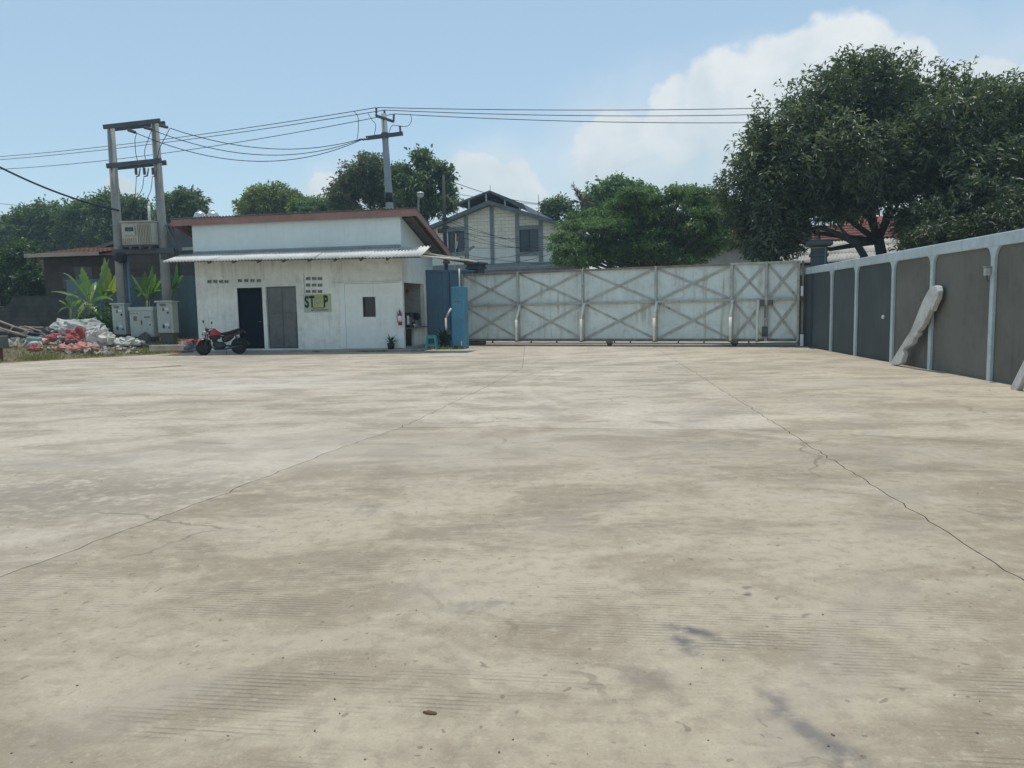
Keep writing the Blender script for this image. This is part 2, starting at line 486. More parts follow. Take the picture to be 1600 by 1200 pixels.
def make_tree(name, label, base, lobes, n_clusters, per, leaf, mat, bark, trunk_r=.2, group=None, shell=.45, droop=.2, spikes=0.08, fork=None, limbs=None, flatten=0.0, trunk=True, cat='tree', upbias=.5, twig=2.0, clump=.10, cscale=.85):
    base = Vector(base)
    t = thing(name, label, cat, base, 0, group)
    L = [(l[0] - base.x, l[1] - base.y, l[2] - base.z, l[3], l[4], l[5]) for l in lobes]
    if trunk:
        cx = sum(l[0] for l in L) / len(L); cy = sum(l[1] for l in L) / len(L)
        zmin = min(l[2] - l[5] for l in L); zc = sum(l[2] for l in L) / len(L)
        fk = Vector(fork) - base if fork else Vector((cx * .3, cy * .3, max(.8, zmin + .15 * (zc - zmin))))
        mb = MB()
        mb.tube([(0, 0, -.1), (fk.x * .2, fk.y * .2, fk.z * .35), (fk.x * .6 + .05, fk.y * .6, fk.z * .7), fk], [trunk_r * 1.3, trunk_r, trunk_r * .9, trunk_r * .8], 9)
        tr = mb.build('trunk', bark, t)
        for l in L:
            c = Vector(l[:3]); mid = fk.lerp(c, .5) + Vector((random.uniform(-.2, .2), random.uniform(-.2, .2), -.12 * (c - fk).length))
            lb = MB(); r0 = trunk_r * .5
            lb.tube([fk - Vector((0, 0, .1)), fk.lerp(mid, .5) + Vector((0, 0, -.05)), mid, mid.lerp(c, .6), c], [r0, r0 * .85, r0 * .65, r0 * .45, r0 * .2], 7)
            for q in range(4):
                dv = Vector((random.uniform(-1, 1), random.uniform(-1, 1), random.uniform(-.2, 1))).normalized()
                e = c + Vector((dv.x * l[3], dv.y * l[4], dv.z * l[5])) * .75
                s0 = mid.lerp(c, random.uniform(.1, .9))
                lb.tube([s0, s0.lerp(e, .5) + Vector((0, 0, .08)), e], [r0 * .35, r0 * .22, r0 * .08], 5)
            lb.build('limb', bark, t)
    p, d, wh = crown_points(L, n_clusters, shell, spikes)
    kp = np.array([mnoise.noise(Vector(q_) * cscale + Vector((base.x, 3.1, 7.7))) + .5 * mnoise.noise(Vector(q_) * cscale * 2.6) for q_ in p]) > -clump
    p, d, wh = p[kp], d[kp], wh[kp]; n = len(p)
    ax = d * .7 + rng.normal(size=(n, 3)) * .35 + np.array([0, 0, upbias]); ax /= np.linalg.norm(ax, axis=1, keepdims=True)
    if flatten: ax[:, 2] *= 1 - flatten
    P = np.repeat(p, per, 0); A = np.repeat(ax, per, 0)
    q = rng.normal(size=(n * per, 3)); q -= A * (q * A).sum(1, keepdims=True); q /= np.linalg.norm(q, axis=1, keepdims=True)
    ph = rng.uniform(.35, 1.5, n * per)[:, None]
    D = A * np.cos(ph) + q * np.sin(ph)
    ln = leaf[0] * rng.uniform(.7, 1.25, n * per); wd = leaf[1] * rng.uniform(.75, 1.2, n * per)
    P = P + A * rng.uniform(-1, 1, (n * per, 1)) * leaf[0] * twig * .5 + rng.normal(size=(n * per, 3)) * leaf[0] * .25
    ctint = np.clip(rng.normal(.42, .2, n) + .12 * np.sin(wh * 2.1), 0, .92)
    ctint[rng.random(n) < .05] = .97
    tint = np.clip(np.repeat(ctint, per) + rng.normal(0, .08, n * per) * (np.repeat(ctint, per) < .93), 0, 1)
    leaves_object('crown', P, D, A + rng.normal(size=A.shape) * .3, ln, wd, tint, mat, t, droop)
    return t
def PL(px, py, rx, rz, Y, depth=1.0):
    """a crown lobe from its place and radii in the picture, at depth Y"""
    c = AT(px, py, Y); k = Y / F
    return (c.x, c.y, c.z, rx * k, (rx + rz) / 2 * k * depth, rz * k)

def wire(label, a, b, sag, r=.014, name='power_cable', mat=None, group=None, n=18):
    a = Vector(a); b = Vector(b); mb = MB(); pts = []
    for i in range(n + 1):
        s = i / n; p = a.lerp(b, s) - a; p.z -= sag * 4 * s * (1 - s); pts.append(p)
    mb.tube(pts, r, 5)
    o = mb.build(name, mat or M('cable_rubber', (.02, .022, .025), .6, .1, 2, .05), None, loc=a)
    return tag(o, label, 'cable', group)
def hang(label, pts, r=.014, name='power_cable', mat=None, group=None):
    a = Vector(pts[0]); P = [Vector(p) - a for p in pts]; out = []
    for i in range(len(P) - 1):
        p0 = P[max(i - 1, 0)]; p1 = P[i]; p2 = P[i + 1]; p3 = P[min(i + 2, len(P) - 1)]
        for k in range(6):
            s = k / 6
            out.append(.5 * ((2 * p1) + (p2 - p0) * s + (2 * p0 - 5 * p1 + 4 * p2 - p3) * s * s + (3 * p1 - p0 - 3 * p2 + p3) * s ** 3))
    out.append(P[-1]); mb = MB(); mb.tube(out, r, 5)
    o = mb.build(name, mat or M('cable_rubber', (.02, .022, .025), .6, .1, 2, .05), None, loc=a)
    return tag(o, label, 'cable', group)

# ================================================================== THE SETTING
GL = G(722, 539.5); GR = G(1250, 541.5)
gate = Frame(GL, GR)
BL = G(312, 551.2); BR = G(632, 548.3)
bld = Frame(BL, BR)
WO = Vector((8.18, 15.0, 0)); WD = Vector((.104, 1, 0)).normalized()
wallf = Frame(WO + WD * 9.6, WO - WD * 14)          # runs towards the camera; its y axis points to the neighbour's side

# left verge: a low bank behind the edge of the concrete
VE0 = G(0, 567.5); VE1 = G(300, 551)
vdir = Vector((VE1.x - VE0.x, VE1.y - VE0.y, 0)).normalized(); vn = Vector((-vdir.y, vdir.x, 0))
def sstep(a, b, x):
    t = min(1, max(0, (x - a) / (b - a))); return t * t * (3 - 2 * t)
def bank(x, y):
    t = (Vector((x, y, 0)) - Vector((VE0.x, VE0.y, 0))).dot(vn)
    return .015 + .45 * sstep(.4, 3.6, t) + .03 * math.sin(x * 1.7) * math.sin(y * 2.1) * sstep(.2, 1.5, t)

# ground sheet
mt, nt = new_mat('earth'); t = NT(nt)
oc = t.node('ShaderNodeTexCoord').outputs['Object']
c = t.mix(t.ramp(t.noise(oc, .25, 6), .4, .6), (.23, .19, .13), (.11, .12, .05))
t.bsdf(c, .95, 0, .2, t.noise(oc, 6, 6), .6, .05)
mb = MB(); mb.add([(-420, -60, -.03), (420, -60, -.03), (420, 800, -.03), (-420, 800, -.03)], [(0, 1, 2, 3)])
structure(mb.build('ground', mt))

# street beyond the gate
asph = M('street_asphalt', (.32, .30, .27), .9, .2, 1.5, .5)
sf = [gate.P(-40, 1.2), gate.P(60, 1.2), gate.P(60, 7.5), gate.P(-40, 7.5)]
mb = MB(); mb.add([(p.x, p.y, -.012) for p in sf], [(0, 1, 2, 3)])
structure(mb.build('street', asph))

# ---- concrete yard
def stain(t, xy, cx, cy, rx, ry, rot=0):
    v = t.map(xy, (1, 1, 1), (0, 0, 0), (-cx, -cy, 0))
    v = t.map(v, (1, 1, 1), (0, 0, rot))
    v = t.map(v, (1 / rx, 1 / ry, 0))
    n = t.node('ShaderNodeVectorMath', operation='LENGTH'); t.l.new(v, n.inputs[0])
    return n.outputs['Value']
mt, nt = new_mat('brushed_concrete'); t = NT(nt)
gc = t.node('ShaderNodeTexCoord').outputs['Object']
oi = t.node('ShaderNodeObjectInfo')
wob = t.node('ShaderNodeTexNoise'); wob.inputs['Scale'].default_value = 1.3; wob.inputs['Detail'].default_value = 5
t.l.new(gc, wob.inputs['Vector'])
wsub = t.node('ShaderNodeVectorMath', operation='SUBTRACT'); t.l.new(wob.outputs['Color'], wsub.inputs[0]); wsub.inputs[1].default_value = (.5, .5, .5)
wsc = t.node('ShaderNodeVectorMath', operation='SCALE'); t.l.new(wsub.outputs[0], wsc.inputs[0]); wsc.inputs['Scale'].default_value = .9
wad = t.node('ShaderNodeVectorMath', operation='ADD'); t.l.new(gc, wad.inputs[0]); t.l.new(wsc.outputs[0], wad.inputs[1])
gw = wad.outputs[0]
big = t.noise(t.map(gc, (.16, .30, 1)), 1.0, 5, .55, .4)
mid = t.noise(t.map(gc, (.9, 1.5, 1)), 1.0, 6, .6, .6)
fine = t.noise(gc, 11, 6, .65)
grit = t.noise(gc, 75, 4, .75)
pit = t.node('ShaderNodeTexVoronoi', feature='F1'); pit.inputs['Scale'].default_value = 17; pit.inputs['Randomness'].default_value = 1; t.l.new(gw, pit.inputs['Vector'])
psep = t.node('ShaderNodeSeparateColor'); t.l.new(pit.outputs['Color'], psep.inputs[0])
pitf = t.math('MULTIPLY', t.ramp(pit.outputs['Distance'], .22, .10), t.ramp(psep.outputs[0], .78, .82))
scuff = t.noise(t.map(gc, (4, 11, 1), (0, 0, R(7))), 1.0, 6, .7, .3)
base = t.mix(t.ramp(big, .34, .66), (.275, .247, .190), (.385, .352, .282))
base = t.mix(t.math('MULTIPLY', t.ramp(mid, .44, .64), .7), base, (.225, .200, .157))
base = t.mix(t.math('MULTIPLY', t.ramp(mid, .58, .34), .45), base, (.43, .398, .325))
base = t.mix(t.math('MULTIPLY', t.ramp(fine, .50, .62), .33), base, (.20, .175, .135))
base = t.mix(t.math('MULTIPLY', t.ramp(fine, .46, .32), .38), base, (.46, .425, .345))
base = t.mix(t.math('MULTIPLY', t.ramp(grit, .54, .70), .45), base, (.17, .15, .13))
base = t.mix(t.math('MULTIPLY', t.ramp(grit, .44, .32), .35), base, (.52, .48, .41))
base = t.mix(t.math('MULTIPLY', t.ramp(scuff, .55, .68), .28), base, (.19, .165, .13))
base = t.mix(t.math('MULTIPLY', t.ramp(scuff, .42, .30), .18), base, (.50, .465, .39))
base = t.mix(t.math('MULTIPLY', pitf, .55), base, (.13, .11, .09))
base = t.mix(t.math('MULTIPLY', t.ramp(t.noise(gc, 34, 4, .6), .40, .25), .4), base, (.48, .44, .36))
# broom grooves, worn away in patches
gv = t.map(gw, (.02, 1, 1), (0, 0, R(5)))
wv = t.node('ShaderNodeTexWave', wave_type='BANDS', bands_direction='Y'); wv.inputs['Scale'].default_value = 11.5
wv.inputs['Distortion'].default_value = .9; wv.inputs['Detail'].default_value = 2; wv.inputs['Detail Scale'].default_value = 1.5
t.l.new(t.map(gc, (1, 1, 1), (0, 0, R(8))), wv.inputs['Vector'])
gpatch = t.math('MULTIPLY', t.ramp(t.noise(t.map(gc, (.7, 1.2, 1), loc=(3, 7, 0)), 1.0, 4, .6), .46, .62), t.ramp(t.noise(t.map(gc, (2.5, 9, 1)), 1.0, 5, .65), .40, .60))
groove = t.math('MULTIPLY', t.ramp(wv.outputs['Fac'], .26, .05), gpatch)
base = t.mix(t.math('MULTIPLY', groove, .55), base, (.15, .135, .115))
# cracks
vo = t.node('ShaderNodeTexVoronoi', feature='DISTANCE_TO_EDGE'); vo.inputs['Scale'].default_value = .32
t.l.new(gw, vo.inputs['Vector'])
crk = t.math('MULTIPLY', t.ramp(vo.outputs['Distance'], .006, .001), t.ramp(t.noise(gc, .5, 3), .52, .62))
base = t.mix(t.math('MULTIPLY', crk, .5), base, (.13, .11, .09))
# oil and cement stains with shapes of their own
def G2(px, py): p = G(px, py); return p.x, p.y
def blot(base, px, py, rx, ry, col, k, rot=0, soft=.55):
    x, y = G2(px, py)
    brk = t.ramp(t.math('ADD', t.math('MULTIPLY', fine, .6), t.math('MULTIPLY', t.noise(gc, 3.3, 5), .4)), .36, .56)
    return t.mix(t.math('MULTIPLY', t.ramp(stain(t, gw, x, y, rx, ry, rot), 1.15, .1, 0, k), brk), base, col)
base = blot(base, 1075, 992, .22, .10, (.10, .105, .11), .95, R(12))
base = blot(base, 1040, 1018, .10, .10, (.10, .11, .12), .9)
base = blot(base, 1000, 1075, .12, .16, (.16, .14, .12), .7)
base = blot(base, 1270, 1110, .10, .26, (.10, .105, .11), .9, R(-14))
base = blot(base, 1175, 926, .055, .035, (.075, .065, .06), .95)
base = blot(base, 1283, 955, .05, .02, (.15, .13, .12), .8)
base = blot(base, 740, 955, .30, .10, (.19, .19, .18), .6)
base = blot(base, 1120, 640, 1.2, .6, (.26, .24, .21), .5)
base = blot(base, 560, 795, .12, .25, (.19, .185, .165), .6)
base = blot(base, 250, 760, 2.2, .9, (.225, .198, .155), .75, R(10))
base = blot(base, 80, 780, 1.8, 1.2, (.21, .186, .148), .8)
base = blot(base, 150, 640, 3.0, .8, (.235, .208, .165), .7)
base = blot(base, 1350, 600, 2.4, .8, (.38, .36, .32), .5)
base = blot(base, 330, 600, 5.0, 1.6, (.47, .45, .42), .55)
base = blot(base, 600, 700, 3.5, 1.6, (.42, .40, .37), .35)
# sand washed against the right-hand wall
x, y = WO.x, WO.y
# tyre scrubs sweeping towards the gate
def ring(base, cx, cy, r, w, col, k):
    v = t.map(gc, (1, 1, 0), (0, 0, 0), (-cx, -cy, 0))
    n = t.node('ShaderNodeVectorMath', operation='LENGTH'); t.l.new(v, n.inputs[0])
    dd = t.math('ABSOLUTE', t.math('SUBTRACT', n.outputs['Value'], r))
    mk = t.math('MULTIPLY', t.ramp(dd, w, w * .4, 0, k), t.ramp(t.noise(gw, 1.4, 6), .42, .62))
    return t.mix(mk, base, col)
for rr_, k_ in ((8.0, .38), (8.4, .28), (9.9, .30), (10.35, .2)):
    base = ring(base, 8.6, 13.2, rr_, .14, (.47, .45, .41), k_)
base = ring(base, 8.6, 13.2, 8.9, .25, (.25, .23, .2), .4)
base = ring(base, -11, 12, 13.5, .2, (.26, .24, .215), .4)
base = ring(base, -11, 12, 15.3, .2, (.26, .24, .215), .4)
base = ring(base, -1, -14, 21.2, .35, (.26, .24, .215), .45)
# bays poured separately; the far and left ones tinted lighter to imitate grazing light
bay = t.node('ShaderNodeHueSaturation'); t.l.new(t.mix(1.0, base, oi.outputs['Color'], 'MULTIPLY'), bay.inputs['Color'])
hh = t.math('ADD', t.math('MULTIPLY', fine, .9), t.math('MULTIPLY', grit, .5))
hh = t.math('SUBTRACT', hh, t.math('MULTIPLY', groove, 1.0))
hh = t.math('SUBTRACT', hh, t.math('MULTIPLY', crk, 1.5))
hh = t.math('SUBTRACT', hh, t.math('MULTIPLY', pitf, .6))
hh = t.math('ADD', hh, t.math('MULTIPLY', scuff, .5))
t.bsdf(bay.outputs[0], t.ramp(mid, .3, .7, .62, .85), 0, .35, hh, .6, .014)
concrete_m = mt

bed = M('joint_dirt', (.22, .19, .145), .95, .3, 5, .4)
YD = MB(); YD.add([(-24, -12, -.02), (9.2, -12, -.02), (9.2, 23, -.02), (9.2, 25, -.02), (-1.0, 30.2, -.02), (-12, 30.2, -.02), (VE1.x - .8, VE1.y + .6, -.02), (VE0.x - .8, VE0.y + .6, -.02), (-24, 10, -.02)], [tuple(range(9))])
yard = structure(YD.build('concrete_yard', bed))
J1 = lambda y: 2.44 + (y - 3.57) * .1031
J2P = [(-7.0, -12), (-3.9, 0), (-3.3, 1.9), (-2.7, 3.91), (-2.42, 4.85), (-1.71, 7.57), (-1.28, 8.84), (-.42, 13.4), (.25, 17.5), (.5, 29.5)]
def jag(pts, amp, step=.22, seed=0):
    r = random.Random(seed); out = []
    for (a, b) in zip(pts[:-1], pts[1:]):
        L = math.hypot(b[0] - a[0], b[1] - a[1]); n = max(1, int(L / step)); nx, ny = -(b[1] - a[1]) / L, (b[0] - a[0]) / L
        for i in range(n):
            s = i / n; j = r.uniform(-amp, amp) if i else 0
            if r.random() < .08 and i: j *= 3
            out.append((a[0] + (b[0] - a[0]) * s + nx * j, a[1] + (b[1] - a[1]) * s + ny * j))
    out.append(pts[-1]); return out
def wall_x(y): return WO.x + (y - WO.y) * .104
gy = lambda x: gate.o.y + (x - gate.o.x) * gate.u.y / gate.u.x      # the gate line
GAP = .004
crossL = (-1.28, 8.84); crossR = (J1(8.1), 8.1)
j2_near = [p for p in J2P if p[1] <= 8.84]; j2_far = [p for p in J2P if p[1] >= 8.84]
off = lambda pts, dx: [(a + dx, b) for a, b in pts]
offy = lambda pts, dy: [(a, b + dy) for a, b in pts]
j1_near = [(J1(-12), -12), (J1(0), 0), crossR]; j1_far = [crossR, (J1(16), 16), (J1(gy(4.6) + .6), gy(4.6) + .6)]
cr_c = [crossL, (0, 8.66), (1.4, 8.35), crossR]
cr_r = [crossR, (4.73, 7.0), (wall_x(6.5) + .2, 6.2)]
slabs = []
endj2 = (J2P[-1][0], gy(J2P[-1][0]) + .6)
j2f = [p for p in j2_far[:-1]] + [endj2]
# left bay: follows the verge and runs in under the guard house
left = jag(off(j2_near, -GAP), .016, .11, seed=1)[:-1] + jag(off(j2f, -GAP), .016, .11, seed=2)
left += [(-1.5, gy(-1.5) + .6), (-2.2, 29.5), (-12.2, 29.5), (VE1.x, VE1.y)]
ed = []
for i in range(40):
    s = i / 39; ed.append((VE1.x + (VE0.x - VE1.x) * s * 1.8 + random.uniform(-.05, .05), VE1.y + (VE0.y - VE1.y) * s * 1.8 + random.uniform(-.05, .05)))
left += ed + [(-24, ed[-1][1] - .5), (-24, -12)]
slabs.append(left)
slabs.append(jag(off(j2_near, GAP), .016, .11, seed=1)[:-1] + jag(offy(cr_c, -GAP), .014, seed=4)[:-1] + jag(off(j1_near, -GAP), .016, .11, seed=5)[::-1])
slabs.append(jag(off(j2f, GAP), .016, .11, seed=2)[::-1] + jag(offy(cr_c, GAP), .014, seed=4)[1:-1] + jag(off(j1_far, -GAP), .016, .11, seed=7))
slabs.append(jag(off(j1_near, GAP), .016, .11, seed=5)[:-1] + jag(offy(cr_r, -GAP), .014, seed=8) + [(wall_x(-12) + .2, -12)])
slabs.append(jag(off(j1_far, GAP), .016, .11, seed=7)[::-1] + jag(offy(cr_r, GAP), .014, seed=8)[1:] + [(wall_x(15) + .2, 15), (9.15, 23.9), (9.15, gy(9.15) + .6)])
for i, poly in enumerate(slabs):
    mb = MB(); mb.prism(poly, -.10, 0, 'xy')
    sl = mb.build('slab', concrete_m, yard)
    sl.color = [(1.27, 1.20, 1.16, 1), (1.12, 1.04, .96, 1), (1.31, 1.24, 1.20, 1), (1.12, 1.04, .955, 1), (1.28, 1.20, 1.13, 1)][i]  # browner near bays; far and left tints carry painted grazing light

# ---- verge
earth_v = M('verge_soil', (.17, .14, .085), .95, .35, 1.2, .8, spots=.6, pcol=(.09, .10, .035))
mb = MB(); nx, ny = 60, 40; vs = []
for j in range(ny + 1):
    tt = -.25 + 26 * (j / ny) ** 1.5
    for i in range(nx + 1):
        ss = -34 + 46.0 * i / nx
        p = Vector((VE0.x, VE0.y, 0)) + vdir * ss + vn * tt
        vs.append((p.x, p.y, bank(p.x, p.y) if tt > 0 else -.06))
fs = [(j * (nx + 1) + i, j * (nx + 1) + i + 1, (j + 1) * (nx + 1) + i + 1, (j + 1) * (nx + 1) + i) for j in range(ny) for i in range(nx)]
mb.add(vs, fs, True); structure(mb.build('verge', earth_v))

# dry and green grass on it
gn = 26000
s_ = rng.uniform(-14, 7.2, gn); t_ = rng.gamma(1.6, .75, gn)
t_ = np.where(rng.random(gn) < .35, rng.uniform(0, 9, gn), t_)
bx = VE0.x + vdir.x * s_ + vn.x * t_; by = VE0.y + vdir.y * s_ + vn.y * t_
dens_ = np.sin(bx * 2.3) * np.sin(by * 1.9 + bx) + rng.normal(0, .5, gn)
k = dens_ > -.35; bx, by, t_ = bx[k], by[k], t_[k]
bz = np.array([bank(a, b) for a, b in zip(bx, by)]) - .01
n = len(bx); dd = rng.normal(size=(n, 3)) * .45; dd[:, 2] = 1
gl_ = rng.uniform(.06, .2, n) * (1 + .5 * (rng.random(n) < .1))
grass_m = leaf_mat('verge_grass', (.10, .115, .03), (.27, .24, .10), (.36, .31, .18), .25, .7)
go = leaves_object('verge_grass', np.stack([bx, by, bz], 1), dd, rng.normal(size=(n, 3)), gl_, np.full(n, .022), np.clip(rng.beta(1.6, 1.6, n), 0, 1), grass_m, None, .2)
tag(go, 'dry yellow and green grass along the edge of the concrete', 'grass', kind='stuff')
# weeds growing at the foot of the guard house and gate pillar
def weeds(label, pts, nper, h, mat, spread=.12):
    P = []; D = []
    for p in pts:
        for q in range(nper):
            P.append((p[0] + random.gauss(0, spread), p[1] + random.gauss(0, spread), max(p[2], 0)))
            D.append((random.gauss(0, .6), random.gauss(0, .6), 1))
    P = np.array(P); D = np.array(D); n = len(P)
    o = leaves_object('weeds', P, D, rng.normal(size=(n, 3)), rng.uniform(.5, 1.2, n) * h, np.full(n, h * .22), rng.beta(2, 2, n) * .9, mat, None, .25)
    return tag(o, label, 'weeds', kind='stuff')

# ================================================================== RIGHT-HAND WALL
cement = M('wall_cement', (.155, .15, .13), .92, .16, .8, .45, streak=.35, scol=(.085, .085, .08), spots=.25, pcol=(.10, .105, .085))
wpaint = M('wall_frame_paint', (.48, .56, .58), .7, .12, 1.5, .2, streak=.4, scol=(.24, .27, .27), spots=.2, pcol=(.3, .3, .27))
HW = 2.40
yard_wall = thing('yard_wall', 'long grey cement wall with pale blue-white concrete frame on the right', 'wall', wallf.o, wallf.th)
posts_x = [wallf.X(px, -.04, 560) for px in (1297, 1335, 1392, 1452, 1546)]
posts_x = [.06] + posts_x
step = posts_x[-1] - posts_x[-2]
while posts_x[-1] + 2.3 < wallf.w: posts_x.append(posts_x[-1] + 2.3)
for i in range(len(posts_x) - 1):
    a, b = posts_x[i], posts_x[i + 1]
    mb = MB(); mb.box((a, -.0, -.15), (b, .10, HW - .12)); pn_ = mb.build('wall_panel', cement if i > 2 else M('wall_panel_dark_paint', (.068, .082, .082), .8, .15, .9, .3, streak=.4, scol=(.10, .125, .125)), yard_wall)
pw = .06
post_proto = {}
for i, x in enumerate(posts_x):
    mb = MB()
    top = HW - .20
    if i == 0 or i == len(posts_x) - 1:
        prof = [(-pw, -.15), (pw, -.15), (pw, top), (-pw, top)]
    else:      # swelling into the top beam with rounded haunches
        prof = [(-pw, -.15), (pw, -.15), (pw, top - .22)]
        for q in range(1, 6):
            a = q / 5 * math.pi / 2; prof.append((pw + .17 * (1 - math.cos(a)), top - .22 + .22 * math.sin(a)))
        for q in range(5, -1, -1):
            a = q / 5 * math.pi / 2; prof.append((-pw - .17 * (1 - math.cos(a)), top - .22 + .22 * math.sin(a)))
    mb.prism([(x + a, z) for a, z in prof], -.055, -.003)
    mb.build('wall_post', wpaint, yard_wall, bevel=.008)
xs = [-.15] + posts_x[1:] + [wallf.w]
for i in range(len(xs) - 1):
    mb = MB(); mb.box((xs[i] + .002, -.062, HW - .20), (xs[i + 1] - .002, .16, HW + .0)); mb.build('coping', wpaint, yard_wall, bevel=.012)
# meter box on the fifth post
x = wallf.X(1547, -.06, 430); z = wallf.Z(1547, 424, -.06)
o = MB().box((-.035, -.10, -.07), (.035, 0, .07)).build('junction_box', M('box_plastic', (.42, .43, .40), .6, .1, 3, .1), None, bevel=.02)
o.location = wallf.P(x, -.056, z); o.rotation_euler[2] = wallf.th
cap_ = MB().box((-.042, -.11, .07), (.042, 0, .082)).build('cover', M('box_plastic', (.42, .43, .40)), o)
gl = MB().tube([(0, -.05, -.07), (0, -.05, -.13), (.0, -.02, -.17)], .009, 6).build('conduit', M('dark_metal', (.06, .06, .06), .6), o)
tag(o, 'small grey junction box mounted on the wall post nearest the camera', 'box')
# light bulb / fixture spot on third panel
x, z = wallf.hit(1380, 495, -.02)
o = MB().lathe([(0, -.05), (.04, -.045), (.05, -.02), (.045, 0)], 12, axis='y').build('wall_fitting', M('white_plastic', (.72, .72, .70), .4, .05, 3, .05), None)
o.location = wallf.P(x, -.0, z); o.rotation_euler[2] = wallf.th
tag(o, 'small round white fitting on a dark painted panel of the cement wall', 'fitting')

# leaning broken concrete post
conc_pale = M('broken_concrete', (.50, .49, .46), .9, .18, 3, .6, spots=.3, pcol=(.3, .28, .25))
outl = [(165, 1095), (180, 1130), (265, 1118), (300, 1095), (325, 990), (305, 925), (330, 905), (385, 880), (420, 850), (430, 790), (480, 735), (470, 700), (490, 690), (540, 610), (600, 440), (612, 400), (625, 455), (640, 400), (665, 330), (685, 290), (690, 200), (670, 135), (640, 130), (610, 140), (575, 170), (550, 215), (500, 330), (440, 520), (385, 700), (330, 790), (270, 900)]
pts = [(1380 + a / 8, 430 + b / 8) for a, b in outl]
YO = -.16
loc = [wallf.hit(px, py, YO) for px, py in pts]
cx0 = loc[0][0]
mb = MB(); n = len(loc); vs = []
for sgn in (0, 1):
    for (a, z) in loc:
        zz = max(z, -.01); lean = .13 - .13 * min(1, zz / 1.6)           # the foot stands off the wall, the head rests on it
        vs.append((a - cx0, YO - lean + (.0 if sgn == 0 else .10), zz))
mb.add(vs, [tuple(range(n)), tuple(reversed(range(n, 2 * n)))] + [(i, n + i, n + (i + 1) % n, (i + 1) % n) for i in range(n)])
o = mb.build('broken_concrete_post', conc_pale, None, bevel=.015)
o.location = wallf.P(cx0, 0, 0); o.rotation_euler[2] = wallf.th
tag(o, 'broken pale concrete post leaning against the cement wall below a frame post', 'concrete post')
rb = MB()
x1, z1 = wallf.hit(1440, 470, YO - .03)
rb.tube([(x1 - cx0 + .02, YO - .02, z1), (x1 - cx0 - .06, YO - .06, z1 + .01), (x1 - cx0 - .13, YO - .07, z1 + .005)], .006, 5)
rb.build('reinforcing_bar', M('rusty_steel', (.16, .08, .045), .85, .3, 6, .3), o)
# second leaning post at the frame edge
xa, za = wallf.hit(1587, 609, -.3); xb = xa + .60
mb = MB(); mb.beam((0, -.33, -.02), (.78, -.10, 1.55), .16, .09, (0, 1, 0))
o = mb.build('leaning_concrete_post', conc_pale, None, bevel=.012); o.location = wallf.P(xa + .05, 0, 0); o.rotation_euler[2] = wallf.th
tag(o, 'pale concrete post leaning on the wall, cut by the right edge of the picture', 'concrete post')

# ================================================================== SLIDING GATE
zb, zm, zt = .20, 1.47, 2.60
sheet_m = M('gate_sheet_paint', (.62, .68, .65), .55, .10, 1.2, .12, streak=.75, scol=(.36, .30, .22), spots=.25, pcol=(.30, .21, .14), spec=.4)
frame_m = M('gate_frame_paint', (.40, .40, .36), .6, .18, 3, .15, spots=.75, pcol=(.17, .10, .06))
rust_m = M('gate_rust', (.22, .175, .135), .85, .3, 4, .3, spots=.6, pcol=(.08, .05, .035))
gt = thing('sliding_gate', 'wide grey-green steel sliding gate with X-braced frame closing the yard', 'gate', gate.o, gate.th)
gx = [.10] + [gate.X(px, 0, 475) for px in (810, 911, 1025, 1143, 1197, 1249)]
gx[-1] -= .03
for i in range(len(gx) - 1):
    a, b = gx[i], gx[i + 1]; n = max(1, round((b - a) / 1.15))
    for q in range(n):
        x0 = a + (b - a) * q / n; x1 = a + (b - a) * (q + 1) / n
        mb = MB(); dz = random.uniform(-.004, .004)
        mb.box((x0 + .003, .045 + dz, zb + .01), (x1 - .003, .05 + dz, zt - .01)); mb.build('sheet_panel', sheet_m, gt)
    # braces: an X above and an X below the middle rail
    for (z0, z1) in ((zb + .05, zm - .04), (zm + .04, zt - .05)):
        for (p, q, yy) in (((a + .05, z0), (b - .05, z1), .016), ((a + .05, z1), (b - .05, z0), .034)):
            MB().beam((p[0], yy, p[1]), (q[0], yy, q[1]), .014, .075, (0, 0, 1)).build('brace', frame_m, gt)
for i, x in enumerate(gx):
    w = .045 if i in (4, 5) else .035
    MB().box((x - w, -.05, zb - .03), (x + w, .04, zt + .03)).build('gate_post', frame_m, gt, bevel=.006)
for i in range(len(gx) - 1):
    a, b = gx[i] + .047, gx[i + 1] - .047
    for (z, h, mm) in ((zm, .035, frame_m), (zt, .03, rust_m if i < 4 else frame_m), (zb, .04, rust_m)):
        MB().box((a, -.045, z - h), (b, .043, z + h)).build('rail', mm, gt, bevel=.005)
# skirt rail, rollers and props
sk = MB(); sk.box((.1, -.04, .075), (gx[-1], .03, .105)); sk.build('skirt_rail', rust_m, gt)
for px in (770, 830, 870, 960, 985, 1060, 1100, 1170):
    x = gate.X(px, 0, 535)
    MB().box((x - .02, -.03, .104), (x + .02, .03, zb - .04)).build('hanger', rust_m, gt)
for px in (953, 1148):
    x = gate.X(px, 0, 535)
    w_ = MB().lathe([(.03, -.05), (.085, -.05), (.085, .05), (.03, .05)], 16, (x, -.02, .086), 'y').build('roller', M('dark_metal', (.06, .06, .06), .6, .2, 4, .2), gt)
    MB().box((x - .12, -.075, .10), (x + .12, -.06, zb)).build('roller_bracket', rust_m, gt)
prop_m = M('prop_paint', (.75, .71, .62), .55, .1, 3, .15, spots=.3, pcol=(.3, .22, .16))
def prop(parent, x, y0=-.36):
    MB().tube([(x, y0, zb - .03), (x, y0, .94)], .045, 8).tube([(x, y0, .93), (x + .01, -.055, zm - .02)], .045, 8).build('prop', prop_m, parent)
    MB().box((x - .05, y0 - .05, zb - .05), (x + .05, -.046, zb - .005)).build('outrigger', rust_m, parent)
